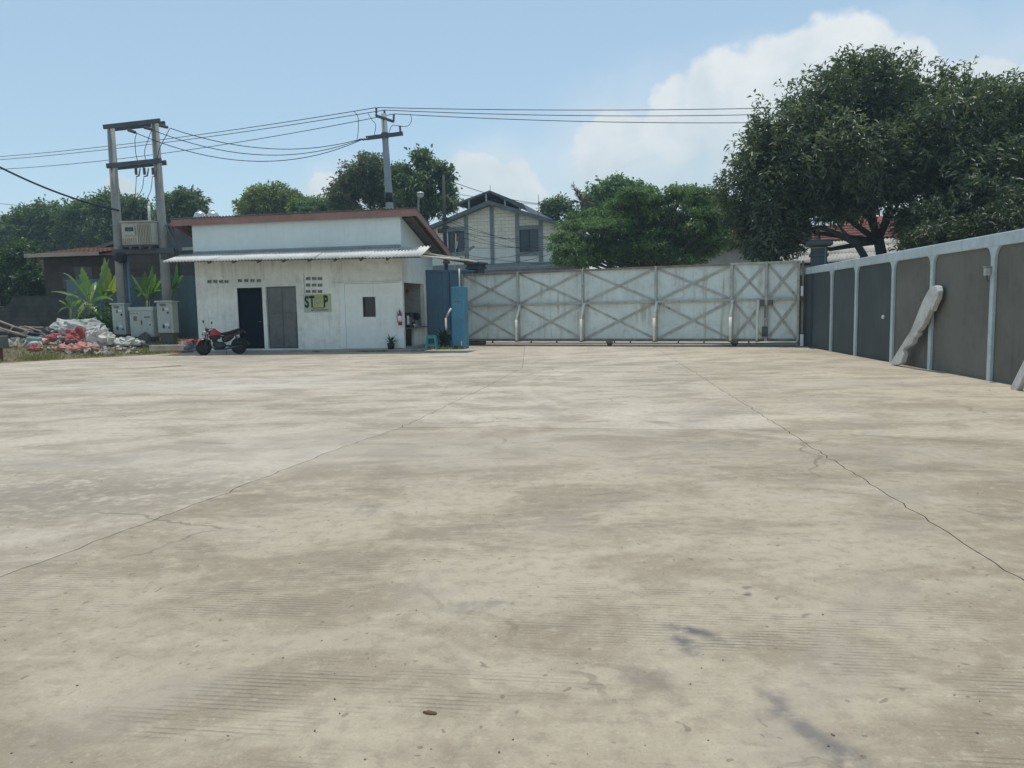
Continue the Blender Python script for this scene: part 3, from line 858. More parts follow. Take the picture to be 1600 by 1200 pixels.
for px in (806, 907, 1021, 1140):
    prop(gt, gate.X(px, -.36, 520) + .02)
xq = gate.X(1183, -.2, 520); prop(gt, xq, -.2)
# lock boxes, latch plates
x5 = gx[5]
for (x0, x1, z0, z1, y) in ((x5 - .22, x5 - .05, 1.27, 1.46, -.09), (x5 + .05, x5 + .2, 1.29, 1.45, -.08), (x5 - .10, x5 + .06, .32, .62, -.11)):
    MB().box((x0, y, z0), (x1, .02, z1)).build('lock_box', M('lock_steel', (.10, .10, .10), .7, .3, 5, .2, spots=.4, pcol=(.14, .08, .05)), gt, bevel=.01)
MB().tube([(x5 - .02, -.10, .9), (x5 - .02, -.10, 1.3)], .02, 6).build('drop_bolt', rust_m, gt)
# ground track
tk = MB(); tk.box((-.4, -.045, -.01), (gate.w + .1, -.01, .028)); tr_ = tk.build('gate_track', rust_m, None)
tr_.location = gate.o; tr_.rotation_euler[2] = gate.th
tag(tr_, 'steel ground track under the sliding gate', 'track')
# receiving post with white reflector at the right end
o = thing('latch_post', 'thin steel latch post with white foot at the gate end by the dark pier', 'post', gate.P(gx[-1] + .12, .02), gate.th)
MB().box((-.03, -.05, 0), (.03, .05, 2.62)).build('post', rust_m, o)
MB().box((-.05, -.09, .02), (.05, -.052, .38)).build('foot_plate', M('white_plastic', (.72, .72, .70)), o)
MB().box((-.05, -.08, 1.55), (.02, -.052, 1.85)).build('reflector', M('white_plastic', (.72, .72, .70)), o)
MB().box((-.06, -.09, 1.38), (.06, -.052, 1.5)).build('catch', M('dark_metal', (.06, .06, .06)), o)

# piers at both ends
pier_m = M('pier_dark_paint', (.055, .07, .08), .85, .2, 2, .3, streak=.3, scol=(.04, .05, .05))
pr = G(1272, 546); pier = thing('gate_pier', 'dark square masonry pier with flat cap at the right end of the gate', 'pier', (9.22, 23.15, 0), gate.th + R(8))
MB().box((-.22, -.22, -.1), (.22, .22, 3.02)).build('shaft', pier_m, pier, bevel=.01)
MB().box((-.26, -.26, 2.70), (.26, .26, 2.78)).build('band', pier_m, pier, bevel=.01)
MB().box((-.36, -.36, 3.02), (.36, .36, 3.12)).build('cap', pier_m, pier, bevel=.015)
MB().box((-.29, -.29, 3.12), (.29, .29, 3.19)).build('cap_top', pier_m, pier, bevel=.01)
MB().tube([(-.2, -.25, 2.95), (.16, -.25, 2.95), (.16, -.25, 2.45), (.2, -.25, 2.3)], .014, 6).build('conduit', M('conduit_grey', (.25, .27, .27), .6), pier)
lp = gate.P(gate.X(744, 1.0, 420), 1.0)
pier2 = thing('gate_pier', 'dark square masonry pier with stepped cap behind the left gate end', 'pier', lp, gate.th)
MB().box((-.24, -.24, -.1), (.24, .24, 2.85)).build('shaft', pier_m, pier2, bevel=.01)
MB().box((-.30, -.30, 2.85), (.30, .30, 2.93)).build('band', pier_m, pier2, bevel=.01)
MB().box((-.27, -.27, 2.93), (.27, .27, 3.02)).build('neck', pier_m, pier2, bevel=.01)
MB().box((-.34, -.34, 3.02), (.34, .34, 3.1)).build('cap', pier_m, pier2, bevel=.01)

# blue pillar beside the guard house
blue_m = M('pillar_blue_paint', (.09, .27, .40), .6, .14, 1.5, .2, spots=.15, pcol=(.12, .2, .22), streak=.3, scol=(.04, .11, .15))
bp = G(719, 545); zt_ = AT(719, 448, bp.y).z
pil = thing('gate_pillar', 'bright blue painted square pillar at the left end of the gate', 'pillar', (bp.x, bp.y + .26, 0), R(-16))
MB().box((-.20, -.26, -.05), (.22, .26, zt_)).build('shaft', blue_m, pil, bevel=.012)
MB().tube([(.02, 0, zt_ - .02), (.02, 0, zt_ + .62)], .03, 8).build('rod', prop_m, pil)
MB().box((-.07, -.268, zt_ - .52), (.10, -.262, zt_ - .47)).build('paint_mark', M('mark_ochre', (.25, .18, .06), .8), pil)
MB().box((.12, -.30, -.01), (.16, -.265, .26)).build('bolt_plate', prop_m, pil)
# bent pipe in a drum
dp = G(698, 544); zz = lambda py, Y: AT(700, py, Y).z
o = thing('bent_pipe', 'pale bent steel pipe standing in a dark blue drum beside the blue pillar', 'pipe', (dp.x, dp.y + .1, 0), 0)
Yd = dp.y
h1, h2, h3 = AT(697, 522, Yd).z, AT(696, 497, Yd).z, AT(707, 485, Yd).z
MB().tube([(-.01, 0, .05), (-.01, 0, h2), ], .036, 8).tube([(-.01, 0, h2 - .01), (.17, .1, h3 + .07)], .036, 8).build('pipe', prop_m, o)
dr = MB().lathe([(.0, .0), (.17, .0), (.175, .03), (.17, .25), (.178, .26), (.17, .28), (.17, h1 - .02), (.178, h1), (.15, h1), (.15, h1 - .03), (0, h1 - .03)], 20, (0, 0, .0)).build('drum', M('drum_blue', (.03, .07, .10), .5, .15, 3, .1), o)

# dark blue metal panel between house and pillar
bpan = M('panel_blue_paint', (.07, .13, .19), .55, .12, 1, .1, streak=.3, scol=(.03, .05, .07))
# ================================================================== GUARD HOUSE
W = bld.w; D = 3.6; HF = 4.42; HB = 3.42      # front and back heights of the lean-to roof
paint = M('wall_white_paint', (.72, .73, .675), .85, .14, .7, .3, streak=.55, scol=(.36, .34, .29), spots=.3, pcol=(.36, .34, .30))
paint_up = M('upper_wall_paint', (.64, .71, .695), .8, .06, .6, .15, streak=.2, scol=(.40, .43, .43))
inner = M('inside_plaster', (.36, .35, .32), .9, .2, 1.5, .3)
gh = thing('guard_house', 'white single-storey guard house with lean-to roof and corrugated awning', 'building', bld.o, bld.th)
bx_ = lambda px, py=500, y=0: bld.hit(px, py, y)[0]
bz_ = lambda px, py, y=0: bld.hit(px, py, y)[1]
d1 = (bx_(372.5), bx_(411.5)); d1z = bz_(392, 449.5); d1b = .12
d2 = (bx_(417), bx_(464.5)); d2z = bz_(440, 447.5)
AW = 3.25                                       # awning line on the wall
holes = [(d1[0], d1[1], d1b, d1z), (d2[0], d2[1], d1b, d2z)]
vents = []
def ventrow(pxs, py, w=.17, h=.12):
    for px in pxs:
        x, z = bld.hit(px, py); vents.append((x - w / 2, x + w / 2, z - h / 2, z + h / 2))
ventrow((327.5, 336.5, 345.5, 354), 440); ventrow((375, 384.8, 394.5, 404.5), 438.5)
for py in (435.3, 445.5, 455.5): ventrow((481.5, 491, 500), py, .17, .11)
holes += vents
winr = (bx_(569), bx_(587.5), bz_(578, 494.5), bz_(578, 464.5))
holes.append(winr)
mb = MB(); holed_wall(mb, 0, W, -.1, AW, 0, .15, holes); mb.build('front_wall', paint, gh)
# upper wall band (painted blue-white, a finger proud)
MB().box((-.01, -.012, AW), (W + .01, .14, HF)).build('upper_wall', paint_up, gh)
# side walls follow the roof slope
def side(x0, x1, y0, y1, z0, name, mat, hole=None):
    zf = HF + (HB - HF) * y0 / D; zb_ = HF + (HB - HF) * y1 / D
    MB().prism([(y0, z0), (y1, z0), (y1, zb_), (y0, zf)], x0, x1, 'yz').build(name, mat, gh)
side(0, .15, .15, D, -.1, 'side_wall', paint)
so0, so1, sz0, sz1 = .16, 2.45, .12, bz_(650, 442, 1.0)
side(W - .15, W + .004, .15, D, AW - .35, 'upper_side_wall', paint_up)
mb = MB(); mb.box((W - .15, .15, -.1), (W, so0, AW - .35)); mb.box((W - .15, so1, -.1), (W, D, AW - .35)); mb.box((W - .15, so0, sz1), (W, so1, AW - .35)); mb.build('side_wall', paint, gh)
MB().box((.15, D - .15, -.1), (W - .15, D, HB - .02)).build('back_wall', paint, gh)
MB().box((.15, .15, .0), (W + .30, D - .15, .115)).build('floor_slab', M('floor_cement', (.30, .29, .27), .85, .15, 2, .3), gh)
MB().box((-.02, -.32, -.05), (W + .34, -.0, .075)).build('apron', M('floor_cement', (.30, .29, .27)), gh, bevel=.02)
MB().box((W + .0, .0, -.05), (W + .62, 2.6, .055)).build('side_step', M('floor_cement', (.30, .29, .27)), gh, bevel=.02)
# partitions inside so that each opening gives on a small dark room
for x in (bx_(414.5), bx_(533) - .2):
    MB().box((x - .05, .151, .116), (x + .05, D - .151, 3.15)).build('partition', inner, gh)
MB().box((W - 1.75, 2.46, .116), (W - .151, 2.56, 3.1)).build('partition', inner, gh)
MB().box((W - 1.85, .151, .116), (W - 1.75, 2.56, 3.1)).build('partition', inner, gh)
MB().box((.151, .151, 3.15), (W - .151, D - .151, 3.2)).build('ceiling', inner, gh)
# doors
navy = M('door_navy_paint', (.006, .010, .017), .95, .2, 2, .1, spec=.05)
o = MB().box((d1[0] + .03, .09, d1b + .004), (d1[1] - .03, .13, d1z - .03)).build('door', navy, gh, bevel=.004)
for (a, b, c_, e) in ((d1[0], d1[0] + .03, d1b, d1z), (d1[1] - .03, d1[1], d1b, d1z), (d1[0] + .03, d1[1] - .03, d1z - .03, d1z)):
    MB().box((a, .03, c_ + .003), (b, .135, e)).build('door_frame', navy, gh)
hx = (d1[0] + d1[1]) / 2
MB().tube([(d1[1] - .10, .09, 1.05), (d1[1] - .10, .05, 1.05), (d1[1] - .19, .045, 1.05)], .009, 6).build('handle', M('handle_steel', (.3, .3, .3), .35, .1, 4, .05, metal=.9), o)
steel = M('door_zinc', (.14, .145, .14), .6, .25, 1.3, .12, metal=.2, streak=.7, scol=(.07, .07, .075), spots=.3, pcol=(.10, .10, .10))
cxm = (d2[0] + d2[1]) / 2; czm = bz_(441, 489)
for (a, b) in ((d2[0] + .01, cxm - .004), (cxm + .004, d2[1] - .01)):
    leaf_ = MB().box((a, .10, d1b + .02), (b, .125, d2z - .01)).build('door_leaf', steel, gh)
    for (z0, z1) in ((d1b + .04, czm - .008), (czm + .008, d2z - .03)):
        MB().box((a + .02, .088, z0), (b - .02, .0995, z1)).build('panel', steel, leaf_, bevel=.006)
MB().box((d2[1] - .035, .0, d1b + .01), (d2[1] - .008, .087, 1.35)).build('door_guide', M('dark_metal', (.06, .06, .06)), gh)
# pierced vent blocks
ventm = M('vent_block_cement', (.45, .45, .42), .9, .12, 3, .3)
for (x0, x1, z0, z1) in vents:
    mb = MB(); cx = (x0 + x1) / 2
    e = .014
    mb.box((x0 + .001, -.008, z0 + .001), (x0 + e, .08, z1 - .001)); mb.box((x1 - e, -.008, z0 + .001), (x1 - .001, .08, z1 - .001))
    mb.box((x0 + e, -.008, z0 + .001), (x1 - e, .08, z0 + e)); mb.box((x0 + e, -.008, z1 - e), (x1 - e, .08, z1 - .001))
    mb.box((cx - .008, -.004, z0 + e), (cx + .008, .075, z1 - e))
    mb.beam((x0 + e, .05, z0 + e * 2), (x1 - e, .05, (z0 + z1) / 2), .07, .012)
    mb.build('vent_block', ventm, gh)
# raised plaster frame lines round the vents
for row in (vents[:4], vents[4:8]):
    x0 = min(v[0] for v in row) - .05; x1 = max(v[1] for v in row) + .05; z1 = max(v[3] for v in row) + .12
    MB().box((x0, -.012, z1), (x1, -.001, z1 + .018)).build('vent_lintel', paint, gh)
v3 = vents[8:]
MB().box((min(v[0] for v in v3) - .06, -.014, min(v[2] for v in v3)), (min(v[0] for v in v3) - .03, -.001, max(v[3] for v in v3) + .13)).build('vent_edge', ventm, gh)
# boarded bay with a small dark window
board = M('board_offwhite', (.75, .78, .745), .75, .06, .8, .12, streak=.25, scol=(.36, .36, .32))
xa, xb = bx_(541), bx_(621); zt2 = bz_(580, 443)
mb = MB(); holed_wall(mb, xa, xb, .10, zt2, -.035, -.002, [(winr[0] + .01, winr[1] - .01, winr[2] + .01, winr[3] - .01)]); mb.build('board_panel', board, gh)
for (a, b) in ((bx_(532), xa - .006), (xb + .006, bx_(631))):
    MB().box((a, -.05, .10), (b, -.003, zt2 + .01)).build('board_post', board, gh, bevel=.006)
MB().box((bx_(522), -.06, zt2 + .012), (bx_(632), -.003, zt2 + .055)).build('board_head', paint, gh, bevel=.006)
MB().box((winr[0] + .011, .03, winr[2] + .011), (winr[1] - .011, .04, winr[3] - .011)).build('window_pane', M('dark_glass', (.02, .022, .026), .15, .1, 2, .02, spec=.5), gh)
for (a, b, c_, e) in ((winr[0] - .012, winr[0] + .015, winr[2] - .012, winr[3] + .012), (winr[1] - .015, winr[1] + .012, winr[2] - .012, winr[3] + .012), (winr[0] + .015, winr[1] - .015, winr[2] - .012, winr[2] + .012), (winr[0] + .015, winr[1] - .015, winr[3] - .012, winr[3] + .012)):
    MB().box((a, -.044, c_), (b, .029, e)).build('window_frame', M('wood_dark', (.09, .07, .055), .7, .2, 4, .2), gh)
# counter in the side opening
ctz = bz_(655, 510, 1.0) - .02
MB().box((W - .55, so0 + .01, ctz - .035), (W + .12, so1 - .01, ctz)).build('counter', M('counter_board', (.12, .115, .13), .5, .15, 3, .1), gh, bevel=.006)
MB().box((W - .13, 1.2, .116), (W - .02, so1 - .003, ctz - .038)).build('counter_wall', paint, gh)
# roof
roofm = M('roof_sheet_grey', (.16, .145, .135), .7, .2, 1.5, .2, streak=.4, scol=(.10, .07, .05))
fasc = M('fascia_brown', (.31, .175, .15), .7, .15, 1.5, .2, streak=.3, scol=(.14, .08, .07))
OF, OS, OB = .15, .70, .55
slope = (HB - HF) / D
zr = lambda y: HF + slope * y + .12
n = 11; xs0, xs1 = -OS, W + .62
for i in range(n):
    a = xs0 + (xs1 - xs0) * i / n; b = xs0 + (xs1 - xs0) * (i + 1) / n
    dzz = .006 * (i % 2)
    corrugated(a - .02, b + .02, -OF - .05, zr(-OF) + .06 + dzz, D + OB, zr(D + OB) + .06 + dzz, .115, .024, .005, .01, i).build('roof_sheet', roofm, gh)
MB().box((xs0, -OF + .0, zr(-OF) - .20), (xs1, -OF + .03, zr(-OF) + .025)).build('front_fascia', fasc, gh)
for x in (xs0, xs1 - .03):
    MB().prism([(-OF + .03, zr(-OF) - .19), (-OF + .03, zr(-OF) + .025), (D + OB, zr(D + OB) + .025), (D + OB, zr(D + OB) - .17)], x, x + .03, 'yz').build('side_fascia', fasc, gh)
raft = M('rafter_wood', (.11, .085, .065), .85, .25, 4, .3)
nr = 9
for i in range(nr):
    x = -.35 + (W + .7) * i / (nr - 1)
    if i in (0, nr - 1): x = min(max(x, -.55), W + .45)
    MB().beam((x, -OF + .035, zr(-OF) - .07), (x, D + OB - .02, zr(D + OB) - .07), .06, .11).build('rafter', raft, gh)
for j in range(9):
    y = -OF + .2 + (D + OB + OF - .35) * j / 8
    MB().box((xs0 + .04, y - .03, zr(y) - .012), (xs1 - .04, y + .03, zr(y) + .022)).build('purlin', M('purlin_steel', (.17, .175, .17), .6, .15, 3, .1), gh)
# front awning: separate corrugated sheets on short brackets
awm = M('awning_sheet', (.66, .65, .60), .6, .12, .9, .15, streak=.2, scol=(.36, .33, .29), spots=.2, pcol=(.38, .35, .31))
AO = 1.12; zi, ze = AW + .15, AW - .13
ax0, ax1 = bx_(256, 406, -AO), bx_(657, 396, -AO)
n = 10
for i in range(n):
    a = ax0 + (ax1 - ax0) * i / n; b = ax0 + (ax1 - ax0) * (i + 1) / n
    dy = random.uniform(-.03, .03)
    corrugated(a - .03, b + .03, -.02, zi + .006 * (i % 2), -AO + dy, ze - .11 * (i + .5) / n + .006 * (i % 2) + random.uniform(-.01, .01), .115, .028, .006, 0, i).build('awning_sheet', awm, gh)
MB().box((0, -.045, zi + .01), (W, -.0125, zi + .10)).build('joint_strip', M('joint_strip_grey', (.25, .28, .30), .6, .15, 2, .15), gh)  # grey strip on the wall along the awning's inner edge
for i in range(9):
    x = .25 + (W - .4) * i / 8
    o = MB().beam((x, -.0, zi - .075), (x, -AO + .12, ze - .055 - .11 * (i + .6) / 9), .055, .085).build('awning_bracket', raft, gh)
MB().beam((ax0 + .1, -AO + .18, ze - .012), (ax1 - .05, -AO + .18, ze - .12), .05, .04).build('awning_batten', raft, gh)
MB().beam((ax0 + .1, -.45, (zi + ze) / 2 - .012), (ax1 - .05, -.45, (zi + ze) / 2 - .065), .05, .035).build('awning_batten', raft, gh)
# side awning falling to the right
sa0, sa1 = -.95, .35
tipx, tipz = bld.hit(730, 405.5, sa0)
ns = 2
for i in range(ns):
    a = sa0 + (sa1 - sa0) * i / ns; b = sa0 + (sa1 - sa0) * (i + 1) / ns
    mb = corrugated(a - .03, b + .03, 0, AW + (.08 if i else -.10) + .006 * (i % 2), tipx - W - .0, tipz + .006 * (i % 2), .115, .02, .006, 0, 20 + i)
    xs_ = (ax1 - .10) if i == 0 else W + .02
    k0 = (xs_ - W - .02) / (tipx - W)
    mb.v = [(xs_ + v[1] * (tipx - xs_) / (tipx - W), v[0], v[2] - (AW - .10 - tipz) * k0 * (1 - v[1] / (tipx - W))) for v in mb.v]
    mb.build('awning_sheet', awm, gh)
for y in (.2,):
    MB().beam((W + .006, y, AW + .02), (tipx - .08, y, tipz - .05), .05, .08).build('awning_bracket', raft, gh)
MB().box((tipx - .25, sa0 + .05, tipz - .02 + .055), (tipx - .20, sa1 - .05, tipz + .075 - .0)).build('awning_batten', raft, gh)

# ---- things on and by the guard house
def on_bld(x, y, z): return bld.P(x, y, z)
# STOP banner
sx0, sz1 = bld.hit(474, 460); sx1, sz0 = bld.hit(518, 487.5)
ban = thing('stop_banner', 'faded yellow-green banner reading STOP on the guard house wall', 'banner', on_bld(sx0, -.012, sz0), bld.th)
bw, bh = sx1 - sx0, sz1 - sz0
mt, nt = new_mat('banner_print'); t = NT(nt)
oc = t.node('ShaderNodeTexCoord').outputs['Object']; sp_ = t.node('ShaderNodeSeparateXYZ'); t.l.new(oc, sp_.inputs[0])
f = t.math('ADD', t.math('MULTIPLY', sp_.outputs['X'], .55), t.math('MULTIPLY', sp_.outputs['Z'], .8))
c = t.mix(t.ramp(f, .2, 1.3), (.40, .46, .37), (.42, .46, .20))
t.bsdf(c, .6, 0, .3, t.noise(oc, 8, 3), .2, .01)
MB().box((0, 0, 0), (bw, .008, bh)).build('sheet', mt, ban)
yel = M('banner_yellow', (.40, .42, .14), .6, .12, 3, .1)
MB().box((bw * .355, -.004, bh * .31), (bw * .70, -.001, bh * .93)).build('yellow_block', yel, ban)
MB().lathe([(.0, -.007), (bh * .17, -.007), (bh * .17, -.0045), (0, -.0045)], 20, (bw * .53, 0, bh * .62), 'y').build('faded_emblem', M('banner_pale', (.43, .46, .31), .6), ban)
ink = M('banner_ink', (.018, .022, .018), .6, .1, 5, .05)
def letters(txt, x, z, h, wx, parent, mat, y=-.006, name='lettering', bold=.0):
    cu_ = bpy.data.curves.new(name, 'FONT'); cu_.body = txt; cu_.size = h / .70; cu_.extrude = .001; cu_.offset = bold
    o = bpy.data.objects.new(name, cu_); COL.objects.link(o); o.parent = parent
    o.location = (x, y, z); o.rotation_euler = (R(90), 0, 0); o.scale = (wx, 1, 1)
    cu_.materials.append(mat)
    dg = bpy.context.evaluated_depsgraph_get(); me = bpy.data.meshes.new_from_object(o.evaluated_get(dg))
    o2 = bpy.data.objects.new(name, me); COL.objects.link(o2); o2.parent = parent
    o2.location = o.location; o2.rotation_euler = o.rotation_euler; o2.scale = o.scale
    bpy.data.objects.remove(o); return o2
lh = bh * .60
letters('S', bw * .045, bh * .29, lh, .62, ban, ink, bold=.022)
letters('T', bw * .215, bh * .30, lh, .58, ban, ink, bold=.022)
letters('P', bw * .725, bh * .31, lh, .60, ban, ink, bold=.022)
rr = random.Random(3)
for (xa_, xb_, z_) in ((.33, .76, .235), (.27, .87, .12)):       # two rows of fine print, too small to read
    x = xa_
    while x < xb_:
        w = rr.uniform(.03, .09)
        MB().box((bw * x, -.004, bh * (z_ - .025)), (bw * min(x + w, xb_), -.001, bh * (z_ + .025))).build('fine_print', ink, ban); x += w + .012
# fire extinguisher
ex, ez = bld.hit(627, 508)
fe = thing('fire_extinguisher', 'red fire extinguisher with white label hung by the guard house corner', 'extinguisher', on_bld(ex, -.12, ez), bld.th)
fe.scale = (.82, .82, .86)
red = M('extinguisher_red', (.24, .03, .035), .35, .08, 3, .03, spec=.5)
MB().lathe([(0, 0), (.065, 0), (.075, .02), (.075, .42), (.05, .48), (.022, .50), (.022, .54)], 16).build('cylinder', red, fe)
MB().lathe([(.0765, .14), (.0765, .36)], 16).build('paper_label', M('white_plastic', (.72, .72, .70)), fe)
MB().box((-.02, -.05, .54), (.02, .04, .57)).beam((0, -.02, .57), (0, -.09, .63), .018, .01).build('valve', M('dark_metal', (.06, .06, .06)), fe)
MB().tube([(-.02, 0, .55), (-.10, 0, .5), (-.115, 0, .3), (-.10, 0, .12)], .010, 6).build('hose', M('cable_rubber', (.02, .022, .025)), fe)
MB().box((-.02, .07, .40), (.02, .09, .52)).build('hook', M('dark_metal', (.06, .06, .06)), fe)
# items on the counter
def counter_pt(px, y, x=W - .15): return on_bld(x, y, ctz)
blackp = M('black_plastic', (.012, .014, .017), .4, .1, 4, .05)
o = thing('counter_machine', 'black boxy machine standing at the near end of the counter', 'machine', on_bld(W - .06, .62, ctz), bld.th)
MB().box((-.16, -.22, 0), (.16, .22, .07)).build('base', blackp, o, bevel=.01)
MB().box((-.16, -.22, .07), (-.02, .22, .50)).build('back', blackp, o, bevel=.01)
MB().box((-.02, -.22, .34), (.15, .22, .50)).build('head', blackp, o, bevel=.01)
MB().box((.05, -.226, .10), (.13, -.221, .40)).build('bright_strip', M('white_plastic', (.72, .72, .70)), o)
def cup(label, y, x, r, h, mat):
    o = MB().lathe([(0, 0), (r * .8, 0), (r, h), (r * .9, h), (r * .72, .012), (0, .012)], 14).build('cup', mat, None)
    o.location = on_bld(x, y, ctz); o.rotation_euler[2] = bld.th
    MB().tube([(r * .9, 0, h * .8), (r * 1.5, 0, h * .65), (r * 1.4, 0, h * .3), (r * .85, 0, h * .2)], .007, 5).build('handle', mat, o)
    return tag(o, label, 'cup')
cup('small white cup on the counter in front of the black machine', .98, W + .05, .045, .11, M('white_plastic', (.72, .72, .70)))
cup('dark mug on the counter beside the black machine', 1.22, W - .05, .055, .16, blackp)
o = thing('desk_fan', 'round black fan head on a pale stand at the counter', 'fan', on_bld(W - .1, 1.75, ctz), bld.th)
MB().lathe([(0, 0), (.09, 0), (.08, .03), (.02, .05), (.015, .26)], 14).build('stand', M('box_plastic', (.42, .43, .40)), o)
MB().lathe([(0, -.06), (.10, -.06), (.14, -.02), (.14, .03), (.10, .06), (0, .07)], 18, (0, 0, .36), 'y').build('fan_head', blackp, o)
MB().torus(.125, .008, 'y', (0, -.062, .36), 20, 5).build('guard_ring', M('dark_metal', (.06, .06, .06)), o)
o = MB().lathe([(0, -.02), (.07, -.02), (.075, -.01), (.07, 0), (0, .0)], 18, axis='y').build('red_disc', M('disc_red', (.55, .09, .05), .5), None)
o.location = on_bld(W - .62, 2.458, bz_(646, 455, 2.4)); o.rotation_euler[2] = bld.th
tag(o, 'round red-orange disc on the wall inside the counter opening', 'sign')
# green plastic stool
sp = G(674, 549)
st = thing('plastic_stool', 'turquoise green plastic stool outside the counter opening', 'stool', (sp.x, sp.y + .12, .055), bld.th + R(8))
sg = M('stool_green', (.04, .32, .27), .4, .06, 3, .04, spec=.45)
hs = .47
MB().prism([(-.15, -.15), (.15, -.15), (.15, .15), (-.15, .15)], hs - .03, hs, 'xy').build('seat', sg, st, bevel=.02)
for sx_ in (-1, 1):
    for sy_ in (-1, 1):
        MB().beam((sx_ * .125, sy_ * .125, hs - .02), (sx_ * .175, sy_ * .175, 0), .05, .05, (0, 1, 0)).build('leg', sg, st, bevel=.008)
for (a, b) in (((-1, -1), (1, -1)), ((1, -1), (1, 1)), ((1, 1), (-1, 1)), ((-1, 1), (-1, -1))):
    MB().beam((a[0] * .155, a[1] * .155, .14), (b[0] * .155, b[1] * .155, .14), .018, .03).build('stretcher', sg, st)
    MB().beam((a[0] * .13, a[1] * .13, hs - .07), (b[0] * .13, b[1] * .13, hs - .07), .018, .06).build('apron', sg, st)
# potted plants
def pot_plant(label, p, pot_r, pot_h, nl, ll, mat, potm, wid=.05):
    o = thing('potted_plant', label, 'plant', p, 0)
    MB().lathe([(0, 0), (pot_r * .75, 0), (pot_r, pot_h), (pot_r * .9, pot_h), (pot_r * .85, pot_h * .85), (0, pot_h * .85)], 16).build('pot', potm, o)
    for i in range(nl):
        a = random.uniform(0, 6.3); e = random.uniform(.5, 1.35); L = ll * random.uniform(.7, 1.15)
        dv = Vector((math.cos(a) * math.cos(e), math.sin(a) * math.cos(e), math.sin(e))); sd_ = Vector((-math.sin(a), math.cos(a), 0))
        b0 = Vector((0, 0, pot_h * .85)); c1 = b0 + dv * L * .55; c2 = b0 + dv * L + Vector((math.cos(a), math.sin(a), -.9)) * L * .15
        mb = MB(); mb.add([b0 - sd_ * wid * .3, b0 + sd_ * wid * .3, c1 + sd_ * wid * .5, c1 - sd_ * wid * .5, c2], [(0, 1, 2, 3), (3, 2, 4)])
        mb.build('leaf', mat, o)
    return o
darkleaf = M('pot_leaf_green', (.05, .09, .028), .5, .3, 5, .1)
pp = bld.P(bx_(611, 545, -.22), -.22, .075)
pot_plant('spiky green plant in a black pot at the foot of the board wall', pp, .13, .20, 18, .38, darkleaf, blackp)
pp = G(692, 545)
pot_plant('dark leafy potted plant between the green stool and the blue drum', (pp.x, pp.y + .25, 0), .14, .22, 34, .62, M('pot_leaf_dark', (.025, .05, .02), .5, .3, 5, .1), blackp, .07)
# blue sheet wall behind stool, between house and pillar
wp0 = bld.P(W + .02, 2.7); wp1 = gate.P(.35, .35)
fb = Frame(wp0, wp1)
o = thing('blue_sheet_wall', 'dark blue metal sheet wall between the guard house and the blue pillar', 'wall', fb.o, fb.th)
hb_ = 2.72
n = 3
for i in range(n):
    MB().box((fb.w * i / n + .004, 0, -.02), (fb.w * (i + 1) / n - .004, .03, hb_)).build('sheet', bpan, o)
for x in (.03, fb.w / 2, fb.w - .05): MB().box((x - .03, -.05, -.02), (x + .03, -.002, hb_)).build('stiffener', bpan, o)
MB().box((-.02, -.06, hb_ - .0), (fb.w + .02, .08, hb_ + .07)).build('top_rail', bpan, o)
wm = leaf_mat('weed_green', (.05, .08, .02), (.16, .2, .06), (.3, .27, .12), .25, .6)
wp = [bld.P(x, -.36 + random.uniform(-.02, .05), .0) for x in (bx_(570), bx_(575), bx_(583), bx_(592), bx_(600), bx_(606), bx_(500))]
weeds('low weeds at the foot of the board wall', [tuple(q) for q in wp], 26, .10, wm, .09)
wp = [G(x, 546) + Vector((0, .1, 0)) for x in (683, 690, 700, 707, 713)]
weeds('dry weeds round the drum and the blue pillar', [tuple(q) for q in wp], 34, .2, wm, .14)

